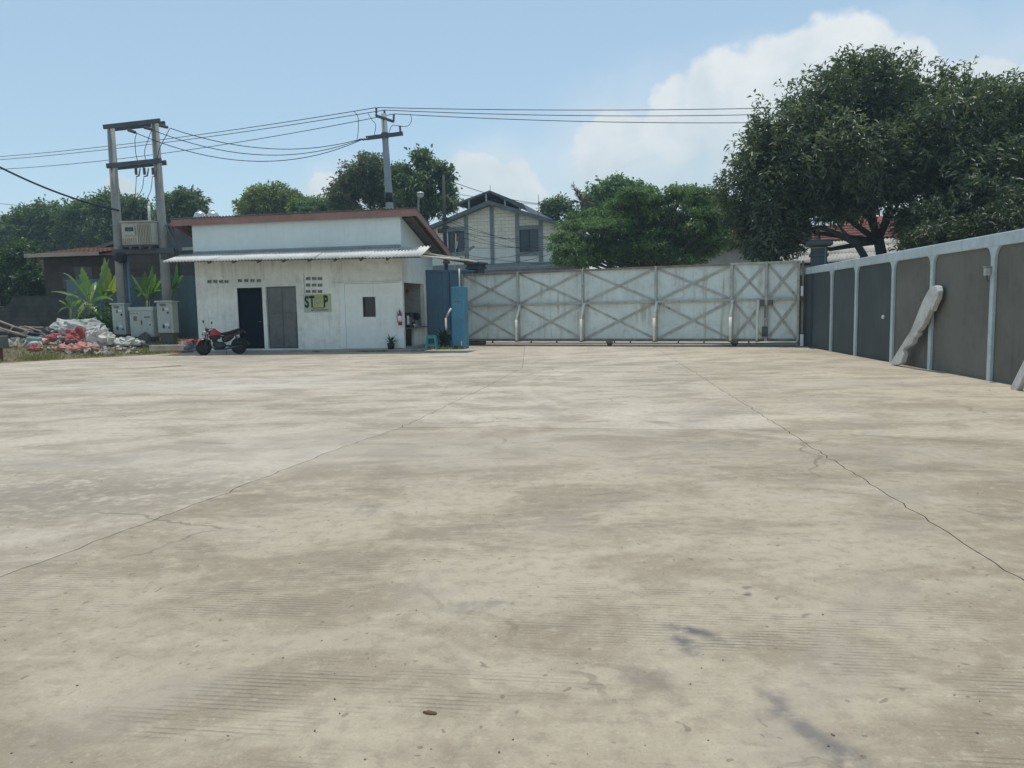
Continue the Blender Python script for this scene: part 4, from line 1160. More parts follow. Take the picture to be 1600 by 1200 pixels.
# ---- motorcycle
def motorcycle():
    rc = G(374, 552.8); yaw = R(180 + 30)
    mo = thing('motorcycle', 'red and black motorcycle parked in front of the dark door, facing left', 'motorcycle', rc, yaw)
    mo.rotation_euler = (R(-4), 0, yaw); mo.scale = (.85, .85, .89)
    blk = M('moto_black', (.012, .012, .014), .35, .1, 4, .03, spec=.5)
    rub = M('tyre_rubber', (.018, .018, .019), .85, .15, 8, .2)
    alu = M('moto_alloy', (.10, .10, .105), .4, .1, 4, .05, metal=.85)
    redm = M('moto_red', (.38, .02, .03), .22, .06, 3, .02, spec=.6)
    eng = M('engine_grey', (.055, .055, .058), .45, .2, 6, .1, metal=.6)
    Rw = .305; WB = 1.30
    def wheel(cx, steer=0):
        w = thing('wheel', None, None, (cx, 0, Rw), steer); w.parent = mo
        MB().torus(.250, .060, 'y', (0, 0, 0), 30, 10).build('tyre', rub, w)
        MB().lathe([(.20, -.035), (.222, -.04), (.226, 0), (.222, .04), (.20, .035), (.196, 0), (.20, -.035)], 30, axis='y').build('rim', alu, w)
        MB().lathe([(.02, -.06), (.055, -.05), (.05, 0), (.055, .05), (.02, .06)], 14, axis='y').build('hub', eng, w)
        for k in range(6):
            a = k * math.pi / 3
            MB().beam((.045 * math.cos(a), 0, .045 * math.sin(a)), (.205 * math.cos(a), 0, .205 * math.sin(a)), .028, .022, (0, 1, 0)).build('spoke', alu, w)
        MB().lathe([(.06, -.058), (.12, -.056), (.12, -.05), (.06, -.05)], 20, axis='y').build('brake_disc', eng, w)
        return w
    ST = R(16)
    wheel(0); wheel(WB, ST)
    # steering assembly
    sa_ = thing('steering', None, None, (WB - .16, 0, .70), ST); sa_.parent = mo
    for s in (-1, 1):
        MB().tube([(.19, s * .085, -.40), (.05, s * .085, 0), (-.02, s * .085, .20)], [.026, .026, .02], 8).build('fork_leg', alu, sa_)
        MB().tube([(-.02, s * .03, .24), (-.03, s * .18, .30), (-.10, s * .34, .29), (-.13, s * .38, .28)], .012, 6).build('handlebar', blk, sa_)
        MB().tube([(-.09, s * .29, .285), (-.14, s * .39, .277)], .019, 8).build('grip', rub, sa_)
        MB().tube([(-.06, s * .25, .30), (.0, s * .31, .44), (-.01, s * .34, .50)], .006, 5).build('mirror_stem', blk, sa_)
        MB().lathe([(0, -.012), (.055, -.010), (.06, 0), (.05, .012), (0, .014)], 14, (-.01, s * .36, .52), 'x').build('mirror', alu if s == 1 else blk, sa_)
        MB().lathe([(0, -.03), (.03, -.02), (.03, .03), (0, .04)], 10, (.12, s * .17, .06), 'x').build('indicator', blk, sa_)
    MB().lathe([(0, -.08), (.07, -.06), (.095, .02), (.09, .05), (.0, .07)], 16, (.12, 0, .12), 'x').build('headlamp', M('lamp_lens', (.35, .37, .38), .15, .05, 3, .02, spec=.6), sa_)
    MB().box((-.02, -.07, .20), (.08, .07, .29)).build('instrument', blk, sa_, bevel=.02)
    MB().beam((-.02, -.11, .17), (-.02, .11, .17), .05, .03).build('yoke', eng, sa_)
    mb = MB(); vs = []; k = 12
    for i in range(k):
        a = R(20) + R(125) * i / (k - 1)
        for j, yy in enumerate((-.06, -.035, .035, .06)):
            rr2 = .325 - (.02 if j in (0, 3) else 0)
            vs.append((.16 + rr2 * math.cos(a), yy, -.395 + rr2 * math.sin(a)))
    fs = [(i * 4 + j, i * 4 + j + 1, i * 4 + j + 5, i * 4 + j + 4) for i in range(k - 1) for j in range(3)]
    mb.add(vs, fs, True).build('front_fender', redm, sa_)
    # tank: swept sections
    def hull(name, secs, mat, seg=14):
        vs = []; fs = []
        for (x, zc, hw, hh) in secs:
            for q in range(seg):
                a = 2 * math.pi * q / seg; ca, sa2 = math.cos(a), math.sin(a)
                e = .75
                vs.append((x, hw * math.copysign(abs(ca) ** e, ca), zc + hh * math.copysign(abs(sa2) ** e, sa2)))
        for i in range(len(secs) - 1):
            for q in range(seg): fs.append((i * seg + q, i * seg + (q + 1) % seg, (i + 1) * seg + (q + 1) % seg, (i + 1) * seg + q))
        fs.append(tuple(range(seg))); fs.append(tuple(reversed(range((len(secs) - 1) * seg, len(secs) * seg))))
        return MB().add(vs, fs, True).build(name, mat, mo)
    hull('fuel_tank', [(1.09, .80, .07, .06), (1.05, .80, .13, .11), (.95, .82, .165, .13), (.82, .81, .16, .115), (.72, .78, .12, .08), (.66, .77, .09, .05)], redm)
    hull('tank_shroud', [(1.10, .66, .10, .05), (.98, .66, .17, .09), (.82, .65, .16, .08), (.70, .64, .13, .05)], blk)
    hull('seat', [(.70, .76, .09, .035), (.60, .77, .13, .05), (.40, .79, .14, .06), (.20, .84, .13, .065), (.02, .90, .10, .055), (-.12, .93, .06, .03)], M('seat_vinyl', (.012, .012, .013), .6, .1, 6, .1))
    hull('tail_panel', [(.55, .68, .11, .05), (.35, .70, .13, .06), (.10, .76, .11, .06), (-.12, .82, .07, .04), (-.22, .84, .03, .02)], M('moto_maroon', (.07, .018, .025), .3, .1, 3, .03, spec=.5))
    MB().tube([(-.05, .07, .86), (-.16, .08, .885), (-.22, 0, .885), (-.16, -.08, .885), (-.05, -.07, .86)], .012, 6).build('grab_rail', alu, mo)
    MB().box((-.27, -.05, .78), (-.23, .05, .84)).build('tail_lamp', M('lamp_red', (.35, .02, .02), .3, .05, 3, .02), mo, bevel=.01)
    mb = MB(); vs = []
    for i in range(8):
        a = R(85) + R(80) * i / 7
        for yy in (-.05, .05): vs.append((.345 * math.cos(a), yy, Rw + .345 * math.sin(a)))
    mb.add(vs, [(i * 2, i * 2 + 1, i * 2 + 3, i * 2 + 2) for i in range(7)], True).beam((-.33, 0, .42), (-.42, 0, .33), .1, .006, (0, 1, 0)).build('rear_fender', blk, mo)
    hull('side_cover', [(.62, .56, .10, .08), (.50, .58, .14, .13), (.34, .62, .13, .12), (.20, .68, .09, .07)], blk)
    hull('engine', [(.95, .40, .08, .10), (.86, .38, .13, .14), (.70, .34, .14, .14), (.56, .34, .12, .12), (.50, .34, .06, .06)], eng)
    mb = MB()
    for q in range(6): mb.box((.80, -.10, .50 + q * .022), (1.0, .10, .509 + q * .022))
    mb.box((.82, -.07, .48), (.98, .07, .64)).build('cylinder_fins', eng, mo)
    MB().tube([(1.0, 0, .66), (1.07, 0, .55), (1.04, 0, .30), (.85, 0, .22), (.55, 0, .23)], .022, 8).build('frame_tube', blk, mo)
    MB().tube([(1.05, 0, .86), (.75, 0, .68), (.40, 0, .66), (.0, 0, .76)], .03, 8).build('main_tube', blk, mo)
    for s in (-1, 1):
        MB().beam((.48, s * .085, .32), (.0, s * .085, Rw), .03, .05).build('swingarm', blk, mo)
        MB().tube([(.10, s * .12, .68), (.03, s * .12, .34)], .022, 8).build('shock_absorber', alu, mo)
        MB().tube([(.55, s * .10, .28), (.55, s * .22, .28)], .012, 6).build('foot_peg', rub, mo)
    MB().tube([(.96, .08, .42), (1.02, .10, .30), (.90, .13, .20), (.60, .15, .21)], .02, 8).tube([(.60, .16, .21), (.30, .17, .27), (-.12, .175, .33)], [.03, .048, .045], 10).build('exhaust', alu, mo)
    MB().tube([(.52, .12, .22), (.50, .24, -.01)], .011, 6).tube([(.47, .24, -.008), (.55, .24, -.008)], .014, 6).build('side_stand', blk, mo)
    MB().lathe([(.0, -.09), (.075, -.09), (.075, -.08), (0, -.08)], 12, (0, 0, Rw), 'y').build('sprocket', eng, mo)
    return mo
motorcycle()
# ================================================================== LEFT SIDE
# grey-blue sheet fence
LFa = AT(108, 500, 31.6); LFb = AT(306, 500, 30.0)
lf = Frame(LFa, LFb)
fen = thing('sheet_metal_fence', 'blue-grey sheet metal fence behind the electrical cabinets', 'fence', lf.o, lf.th)
fm = M('fence_blue_grey', (.11, .165, .20), .6, .14, .8, .15, streak=.35, scol=(.05, .075, .09), spots=.1, pcol=(.10, .08, .06))
ht = lf.Z(290, 433)
n = 6
for i in range(n):
    MB().box((lf.w * i / n + .006, 0, .2), (lf.w * (i + 1) / n - .006, .03, ht)).build('sheet', fm, fen)
for i in range(n + 1): MB().box((lf.w * i / n - .03, .032, .2), (lf.w * i / n + .03, .09, ht + .04)).build('post', fm, fen)
MB().box((-.03, -.02, ht + .002), (lf.w + .03, .05, ht + .05)).build('top_rail', fm, fen)
# old dark block wall at far left
dwa = AT(-150, 500, 34); dwb = AT(112, 500, 32.6)
dw = Frame(dwa, dwb)
ow = thing('old_block_wall', 'dark mossy block wall with a broken top at the left edge', 'wall', dw.o, dw.th)
mt, nt = new_mat('mossy_blocks'); t = NT(nt)
oc = t.node('ShaderNodeTexCoord').outputs['Object']
bk = t.node('ShaderNodeTexBrick'); bk.inputs['Scale'].default_value = 1.0; bk.inputs['Brick Width'].default_value = .4; bk.inputs['Row Height'].default_value = .2; bk.inputs['Mortar Size'].default_value = .012
t.l.new(t.map(oc, (1, 1, 1), (R(-90), 0, 0)), bk.inputs['Vector'])
c = t.mix(t.ramp(t.noise(oc, 1.4, 5), .4, .6), (.05, .052, .05), (.085, .08, .072))
c = t.mix(t.math('MULTIPLY', bk.outputs['Fac'], .5), c, (.035, .035, .033))
t.bsdf(c, .95, 0, .2, t.math('ADD', t.noise(oc, 12, 5), t.math('MULTIPLY', bk.outputs['Fac'], -1)), .6, .02)
h0 = dw.Z(60, 462); hl = dw.Z(10, 478)
w0 = dw.X(22); w1 = dw.X(14)
MB().prism([(0, .1), (dw.w, .1), (dw.w, h0 - .05), (dw.w * .8, h0), (w0, h0 - .02), (w0 - .12, h0 - .25), (w1 - .2, hl - .05), (w1 - .6, hl), (w1 - 1.2, hl - .12), (0, hl - .05)], 0, .15).build('masonry', mt, ow)
# cabinets
cabm = M('cabinet_grey', (.44, .475, .435), .6, .10, 2, .12, streak=.3, scol=(.2, .2, .18), spots=.1, pcol=(.2, .14, .09))
dark = M('dark_metal', (.06, .06, .06)); whitep = M('white_plastic', (.72, .72, .70))
def cabinet(label, px0, px1, py0, py1, Y, depth, kind):
    a = AT(px0, py1, Y); b = AT(px1, py1, Y); tp = AT((px0 + px1) / 2, py0, Y).z
    cx, cy = (a.x + b.x) / 2, Y; gz = bank(cx, cy); w = (b.x - a.x); zb2 = max(a.z, gz + .12)
    o = thing('electrical_cabinet', label, 'cabinet', (cx, cy, gz), R(-4))
    h0_, h1_ = zb2 - gz, tp - gz
    MB().box((-w / 2 + .05, .05, -.1), (w / 2 - .05, depth - .05, h0_)).build('plinth', M('plinth_cement', (.12, .115, .10), .9), o)
    MB().box((-w / 2, 0, h0_), (w / 2, depth, h1_ - .03)).build('body', cabm, o, bevel=.008)
    if kind == 'tall':
        MB().prism([(-.07, h1_ - .028), (depth + .05, h1_ - .028), (depth + .05, h1_ + .0), (-.07, h1_ + .03)], -w / 2 - .05, w / 2 + .05, 'yz').build('roof', cabm, o, bevel=.004)
        zs = h1_ - .03 - (h1_ - h0_) * .38
        for (z0, z1) in ((h0_ + .03, zs - .008), (zs + .008, h1_ - .06)):
            MB().box((-w / 2 + .03, -.012, z0), (w / 2 - .10, -.001, z1)).build('door', cabm, o, bevel=.004)
        mb = MB()
        for q in range(4): mb.box((-w * .30, -.022, h1_ - .17 + q * .024), (w * .10, -.0125, h1_ - .158 + q * .024))
        mb.build('vent_slot', dark, o)
        MB().box((-.08, -.02, zs + .12), (-.01, -.0125, zs + .24)).build('warning_label', M('label_rust', (.22, .14, .10), .7), o)
        MB().box((.01, -.03, zs + .17), (.16, -.0125, zs + .23)).build('handle', whitep, o)
        MB().box((.0, -.03, h0_ + .26), (.14, -.0125, h0_ + .36)).build('handle', whitep, o)
        MB().box((.09, -.035, zs + .02), (.15, -.0125, zs + .09)).build('lock', dark, o)
        MB().box((-.10, -.03, h0_ + .18), (-.03, -.0125, h0_ + .30)).build('lock', dark, o)
        MB().box((.12, -.03, h0_ + .16), (.17, -.0125, h0_ + .22)).build('lock', dark, o)
    else:
        MB().box((-w / 2 - .03, -.04, h1_ - .13), (w / 2 + .03, depth + .02, h1_)).build('roof', cabm, o, bevel=.006)
        for (x0, x1) in ((-w / 2 + .03, -.006), (.006, w / 2 - .03)):
            MB().box((x0, -.014, h0_ + .03), (x1, -.001, h1_ - .14)).build('door', cabm, o, bevel=.004)
        for q in range(3):
            MB().lathe([(0, -.01), (.022, -.008), (.022, 0)], 10, (-.38 + q * .12, -.014, h1_ - .24), 'y').build('indicator', dark, o)
        MB().box((-.30, -.022, h1_ - .52), (-.17, -.0145, h1_ - .34)).build('warning_label', M('label_rust', (.22, .14, .10)), o)
        MB().box((.12, -.02, h1_ - .40), (.34, -.0145, h1_ - .36)).build('nameplate', dark, o)
        MB().box((-.01, -.04, h1_ - .66), (.02, -.0145, h1_ - .50)).build('handle', dark, o)
        MB().lathe([(0, -.01), (.03, -.008), (.03, 0)], 10, (.32, -.0145, h0_ + .45), 'y').build('lock', dark, o)
    return o
cabinet('narrow grey electrical cabinet standing left of the wide one, under the left concrete pole', 177, 197.5, 474.5, 523, 28.8, .40, 'tall')
cabinet('wide low grey electrical cabinet with double doors between two narrow ones', 204, 242, 479.5, 527, 28.7, .45, 'wide')
cabinet('narrow grey electrical cabinet standing right of the wide one, beside the blue-grey fence', 247, 272, 471, 520.5, 28.4, .40, 'tall')

# ---- two-pole transformer station
YT = 29.3
polem = M('pole_concrete', (.27, .27, .255), .85, .15, 1.2, .3, streak=.3, scol=(.18, .18, .17))
steelg = M('galvanised_dark', (.085, .09, .095), .6, .2, 3, .15)
ts = thing('transformer_station', 'two concrete poles carrying steel crossbeams and a cream transformer platform', 'transformer station', (AT(226, 500, YT).x, YT, bank(AT(226, 500, YT).x, YT)), 0)
tz0 = ts.location.z
def TL(px, py, dy=0): p = AT(px, py, YT + dy); return Vector((p.x - ts.location.x, dy, p.z - tz0))
pA0 = TL(194, 520); pA1 = TL(173, 198); pB0 = TL(265, 520, -.0); pB1 = TL(241.5, 189, 0)
for (a, b) in ((pA0, pA1), (pB0, pB1)):
    a = Vector((a.x, a.y, -.3)); MB().tube([a, a.lerp(b, .5), b], [.19, .165, .135], 14).build('pole', polem, ts)
def cross(name, p, q, w=.09, h=.16, y=0):
    p = Vector(p); q = Vector(q)
    for yy in (-.20, .20):
        MB().beam((p.x, yy + y, p.z), (q.x, yy + y, q.z), w, h).build(name, steelg, ts)
cross('top_crossbeam', TL(166, 200.5), TL(254, 190.5), .08, .15)
cross('middle_crossbeam', TL(171, 261), TL(256, 252.5), .08, .17)
cross('platform_beam', TL(180, 394), TL(276, 392), .09, .18, 0)
for px in (200, 215, 230, 245):
    p = TL(px, 391); MB().box((p.x - .05, -.55, p.z + .02), (p.x + .05, .55, p.z + .09)).build('platform_joist', steelg, ts)
for px in (189, 261):
    p = TL(px, 400); MB().lathe([(.20, -.14), (.23, -.13), (.23, .13), (.20, .14)], 14, tuple(p)).build('pole_clamp', steelg, ts)
p0, p1 = TL(279, 392), TL(262, 352)
for yy in (-.18, .18): MB().beam((p0.x, yy, p0.z), (p1.x, yy, p1.z), .05, .05).build('diagonal_stay', steelg, ts)
MB().box((p0.x - .02, -.22, p0.z), (p0.x + .04, .22, p0.z + .85)).build('stay_frame', steelg, ts)
# insulators and cut-outs
porc = M('porcelain_dark', (.06, .045, .045), .3, .1, 4, .05, spec=.5)
def insulator(p0, p1, r=.06, n=5, par=None):
    p0 = Vector(p0); p1 = Vector(p1); pts = []; rad = []
    for i in range(n * 2 + 1):
        pts.append(p0.lerp(p1, i / (n * 2))); rad.append(r if i % 2 else r * .55)
    return MB().tube(pts, rad, 10).build('insulator', porc, par if par else ts)
for (a, b) in (((200, 203), (212, 207)), ((225, 199), (237, 202)), ((249, 196), (262, 199))):
    insulator(TL(*a, -.25), TL(*b, -.55))
for px in (212, 225, 238.5):
    q0 = TL(px, 262, -.3); q1 = TL(px + 1, 273, -.3); insulator(q0, q1, .065)
    MB().tube([TL(px + 7, 263, -.3), TL(px + 5, 275, -.32), TL(px + 1, 275.5, -.32)], .028, 6).build('fuse_cutout', steelg, ts)
# down ducts strapped to the left pole
for (dx, r_) in ((8.5, .07), (12.5, .055)):
    a = TL(194 + dx, 520, -.05); b = TL(186.5 + dx, 398, -.05); a.z = 0
    MB().tube([a, b], r_, 10).build('cable_duct', M('duct_dark', (.07, .075, .085), .6, .15, 2, .1) if dx < 10 else M('duct_blue', (.10, .17, .22), .6, .15, 2, .1), ts)
bun = TL(189, 404, -.25); MB().add(*[[(v[0] + bun.x, v[1] + bun.y, v[2] + bun.z) for v in lump(.17, .14, .17, 5, .3, flat=False).v], lump(.17, .14, .17, 5, .3, flat=False).f], True).build('cable_bundle', M('cable_rubber', (.02, .022, .025)), ts)
# transformer on the platform
cream = M('transformer_cream', (.50, .48, .39), .6, .10, 1.5, .15, streak=.45, scol=(.26, .23, .17), spots=.15, pcol=(.25, .2, .14))
a = AT(196, 384, YT - .1); b = AT(249, 384, YT - .1); zt3 = AT(222, 348.5, YT - .1).z; zb3 = a.z
tf = thing('transformer', 'cream oil transformer with dark nameplate on the platform between the poles', 'transformer', ((a.x + b.x) / 2, YT - .1, zb3), R(-3))
w = b.x - a.x; h = zt3 - zb3
MB().box((-w * .5 + .02, -.28, .0), (w * .5 - .02, .28, h)).build('tank', cream, tf, bevel=.03)
MB().box((-w * .5, -.36, h - .001), (w * .5, .36, h + .045)).build('lid', cream, tf, bevel=.01)
for i in range(10):
    x = w * .06 + i * (w * .42 / 9); MB().box((x - .009, -.44, .05), (x + .009, -.28, h - .07)).build('cooling_fin', cream, tf)
for i in range(8):
    x = -w * .44 + i * (w * .44 / 7); MB().box((x - .007, -.33, .03), (x + .007, -.28, h * .30)).build('cooling_fin', cream, tf)
MB().box((-w * .36, -.345, h * .42), (-w * .06, -.281, h * .82)).build('nameplate_frame', cream, tf, bevel=.006)
MB().box((-w * .34, -.352, h * .60), (-w * .09, -.346, h * .78)).build('nameplate', M('plate_dark', (.03, .04, .05), .4, .1, 4, .05), tf)
MB().box((-w * .28, -.3545, h * .66), (-w * .15, -.3525, h * .70)).build('plate_print', M('plate_print', (.16, .2, .22), .5), tf)
for q in (-.30, -.17): MB().lathe([(0, -.008), (.045, -.006), (.045, 0)], 10, (w * q, -.346, h * .50), 'y').build('gauge', M('cabinet_grey', (.33, .35, .325)), tf)
for q in (-.25, 0, .25): insulator((w * q, 0, h + .04), (w * q, 0, h + .30), .05, 4, tf)
MB().tube([(w * .29, -.05, h + .04), (w * .29, -.05, h + .62)], .05, 10).build('breather_pipe', M('pipe_pale', (.6, .62, .56), .6), tf)
MB().box((-w * .44, -.30, -.07), (w * .44, .30, -.001)).build('skid', steelg, tf)
# leads
TW = lambda px, py, dy=0: AT(px, py, YT + dy)
gL = 'leads on the transformer station'
for i, (pp_, lab) in enumerate((([TW(214, 208, -.5), TW(211, 218, -.4), TW(212, 238, -.3), TW(215, 252, -.3)], 'thin lead from the left top insulator down to the middle crossbeam'),
                 ([TW(237, 203, -.5), TW(233, 214, -.4), TW(226, 236, -.3), TW(228, 250, -.3)], 'thin lead from the centre top insulator down to the middle crossbeam'),
                 ([TW(265, 201, -.5), TW(258, 215, -.4), TW(249, 233, -.3), TW(246, 250, -.3)], 'thin lead from the right top insulator passing behind the right pole'),
                 ([TW(213, 275, -.3), TW(212, 295, -.3), TW(210, 310, -.2), TW(206, 328, -.1), TW(208, 337, 0)], 'thin lead from the left fuse down to the transformer'),
                 ([TW(225, 275, -.3), TW(222, 295, -.3), TW(213, 312, -.2), TW(209, 325, -.1), TW(222, 337, 0)], 'thin lead from the centre fuse down to the transformer'),
                 ([TW(238, 275, -.3), TW(236, 295, -.3), TW(230, 310, -.2), TW(224, 322, -.1), TW(235, 337, 0)], 'thin lead from the right fuse down to the transformer'))):
    hang(lab, pp_, .012, group=gL)

# ---- street pole behind the guard house with the high-tension line
YP = 33.5
up0 = AT(609.5, 345, YP); ux = AT(613, 470, YP).x
upole = thing('utility_pole', 'tall grey concrete utility pole with two steel crossarms behind the guard house', 'utility pole', (ux, YP, 0), 0)
UL = lambda px, py, dy=0: Vector((AT(px, py, YP + dy).x - ux, dy, AT(px, py, YP + dy).z))
ptop = UL(599.5, 178); pmid = UL(609.5, 335)
MB().tube([(0, 0, -.3), pmid, pmid.lerp(ptop, .5), ptop], [.19, .165, .145, .115], 14).build('pole', M('pole_concrete_blue', (.30, .33, .35), .8, .1, 1.5, .25), upole)
pc = UL(608, 309); MB().tube([pc - Vector((.012, 0, .2)), pc + Vector((-.005, 0, .2))], .175, 14).build('dark_band', blackp, upole)
MB().beam(UL(588, 181, -.5), UL(615, 190, .35), .09, .09).build('top_crossarm', steelg, upole)
MB().beam(UL(572, 216, -.16), UL(629.5, 208.5, -.16), .09, .16).build('lower_crossarm', steelg, upole)
MB().lathe([(.15, -.12), (.18, 0), (.15, .12)], 12, tuple(UL(601.5, 212))).build('arm_clamp', steelg, upole)
for (a, b) in (((588, 182), (588, 168)), ((601, 178), (600.5, 172)), ((615, 190), (615.5, 178)), ((625.5, 208), (625, 196))):
    dy = {588: -.5, 601: 0, 615: .35, 625.5: -.16}[a[0]]
    insulator(UL(*a, dy), UL(*b, dy), .055, 3, upole)
for dx in (0, 6):
    insulator(UL(570 + dx, 216.5, -.18), UL(560 + dx, 218.5, -.3), .05, 3, upole)
UW = lambda px, py, dy=0: AT(px, py, YP + dy)
hv = 'high-tension line wires'
endL = [Vector((-46, 52, 0)) + Vector((0, dy, AT(-110, 0, 52).z * 0)) for dy in (-.6, 0, .6)]
def farwire(label, p, pxe, pye, Ye, sag): wire(label, p, AT(pxe, pye, Ye), sag, .016, 'high_tension_wire', group=hv, n=24)
farwire('topmost high-tension wire running left from the utility pole', UW(588, 168, -.5), -120, 252, 52, .35)
farwire('middle high-tension wire running left from the utility pole', UW(600.5, 172, 0), -120, 257, 52.6, .35)
farwire('lowest of three high-tension wires running left from the utility pole', UW(615.5, 178, .35), -120, 268, 53, .6)
farwire('upper high-tension wire running right into the big tree', UW(588, 168, -.5), 1720, 146, 36, .35)
farwire('second high-tension wire running right, just under the upper one', UW(600.5, 172, 0), 1730, 147, 36.5, .55)
farwire('lowest high-tension wire running right into the big tree', UW(615.5, 178, .35), 1740, 166, 37, .55)
tp = 'lines between the pole and the transformer'
wire('upper of three lines from the utility pole to the transformer crossbeam', UW(559, 218.5, -.3), TW(265, 200, -.6), .55, .015, group=tp)
wire('middle of three lines from the utility pole to the transformer crossbeam', UW(561, 219, -.3), TW(238, 203, -.55), .75, .015, group=tp)
wire('lowest of three lines from the utility pole to the transformer crossbeam', UW(566, 218, -.3), TW(213, 208, -.55), .95, .015, group=tp)
hang('drooping jumper lead left of the utility pole, outer one', [UW(553, 174, -.5), UW(559, 182, -.4), UW(560, 200, -.3), UW(558, 218, -.3)], .013)
hang('drooping jumper lead left of the utility pole, inner one', [UW(575, 177, 0), UW(581, 187, -.1), UW(587, 195, -.15), UW(585, 211, -.16)], .013)
hang('looping jumper lead right of the utility pole', [UW(641, 178, .3), UW(643, 188, .2), UW(637, 197, 0), UW(625, 197, -.16), UW(613, 196, -.16), UW(609, 204, -.16), UW(608, 209, -.16)], .013)
wire('thick cable sagging from the left edge to the transformer pole', AT(-140, 180, 24), TW(186, 329, -.15), .4, .035, n=24)
wire('thin wire crossing low over the trees at the left edge', AT(-60, 309, 40), AT(75, 323, 44), .1, .012)
wire('thin sagging wire low in the far left sky', AT(-60, 331, 40), AT(60, 348, 44), .15, .014)

# ---- house at the left, behind
tile_m = M('roof_tile_red', (.20, .085, .06), .85, .3, 3, .4, spots=.45, pcol=(.10, .05, .035))
def tile_roof(parent, x0, x1, y0, z0, y1, z1, pitch=.24, course=.32, mat=tile_m, name='tile_course'):
    L = math.hypot(y1 - y0, z1 - z0); n = max(2, int(L / course)); nn = max(3, int((x1 - x0) / pitch * 4))
    ny_, nz_ = -(z1 - z0) / L, (y1 - y0) / L
    if nz_ < 0: ny_, nz_ = -ny_, -nz_
    for c_ in range(n):
        s0, s1 = c_ / n, (c_ + 1.12) / n
        vs = []; 
        for s_, lift in ((s0, .035), (min(s1, 1), .0)):
            for i in range(nn + 1):
                x = x0 + (x1 - x0) * i / nn; hgt_ = .028 * abs(math.sin(math.pi * x / pitch)) + lift
                vs.append((x, y0 + (y1 - y0) * s_ + ny_ * hgt_, z0 + (z1 - z0) * s_ + nz_ * hgt_))
        k = nn + 1
        low = [(v[0], v[1] - ny_ * .03, v[2] - nz_ * .03) for v in vs[:k]]
        vs += low
        fs = [(i, i + 1, k + i + 1, k + i) for i in range(nn)] + [(i + 1, i, 2 * k + i, 2 * k + i + 1) for i in range(nn)]
        MB().add(vs, fs, True).build(name, mat, parent)
YH = 36.0
hl_ = Frame(AT(66, 480, YH), AT(285, 480, YH - 1.2))
lh_ = thing('left_house', 'low brown house with red tile roof and pale eaves board behind the banana plants', 'house', hl_.o, hl_.th)
zE = hl_.Z(120, 400)
plank = M('plank_brown', (.075, .055, .045), .85, .3, 2, .3)
nplk = 12
for i in range(nplk):
    z0 = .2 + (zE - .3) * i / nplk; z1 = .2 + (zE - .3) * (i + 1) / nplk - .012
    MB().box((.35, 0 + .01 * (i % 2), z0), (hl_.w - .1, .05 + .01 * (i % 2), z1)).build('plank', plank, lh_)
MB().box((.2, .065, .1), (hl_.w, 4.5, zE - .05)).build('wall', M('house_dim_wall', (.06, .06, .06), .9), lh_)
MB().box((-.0, -.85, zE - .07), (hl_.X(181), -.81, zE + .10)).build('eaves_board', M('eaves_tan', (.40, .32, .25), .8, .15, 2, .2), lh_)
tile_roof(lh_, .05, hl_.X(180), -.82, zE + .02, 3.0, zE + .62)
MB().prism([(-.80, zE - .03), (3.0, zE + .58), (6.5, zE - .03)], .06, hl_.X(180), 'yz').build('roof_body', tile_m, lh_)
wx = (hl_.X(103), hl_.X(118))
MB().box((wx[0], -.02, hl_.Z(105, 452)), (wx[1], .005, hl_.Z(105, 432))).build('window', M('dark_glass', (.02, .022, .026)), lh_)
wx = (hl_.X(122), hl_.X(150))
MB().box((wx[0], -.02, hl_.Z(105, 450)), (wx[1], .005, hl_.Z(105, 418))).build('window', M('dark_glass', (.02, .022, .026)), lh_)
# second roof slope, grey sheet, rising to the right
sh = Frame(AT(138, 430, 39), AT(322, 430, 37))
s2 = thing('grey_shed', 'dark grey corrugated shed rising behind the transformer and the guard house', 'shed', sh.o, sh.th)
z_a = sh.Z(140, 396); z_b = sh.Z(262, 351); z_c = sh.Z(305, 345)
dgs = M('shed_sheet_dark', (.10, .105, .115), .6, .15, 2, .15, streak=.4, scol=(.06, .06, .065))
xm = sh.X(205)
nn = 10
for i in range(nn):
    x0 = xm + (sh.w - xm) * i / nn; x1 = xm + (sh.w - xm) * (i + 1) / nn
    MB().box((x0 + .004, .0 + .02 * (i % 2), .1), (x1 - .004, .03 + .02 * (i % 2), sh.Z(300, 350))).build('wall_sheet', dgs, s2)
MB().box((xm, .06, .1), (sh.w, 5, sh.Z(300, 352))).build('wall_body', dgs, s2)
MB().prism([(0, z_a - .1), (0, z_a + .05), (sh.X(300), sh.Z(300, 345)), (sh.X(300), sh.Z(300, 349))], -.5, 5.2).build('roof', M('roof_sheet_grey', (.16, .145, .135)), s2)
MB().box((xm, -.06, sh.Z(280, 392)), (sh.w + .2, -.002, sh.Z(280, 387))).build('pale_band', M('band_pale', (.5, .44, .36), .8), s2)
MB().box((sh.X(190), -.9, sh.Z(235, 414)), (sh.w, -.3, sh.Z(235, 406))).build('tile_edge', tile_m, s2)
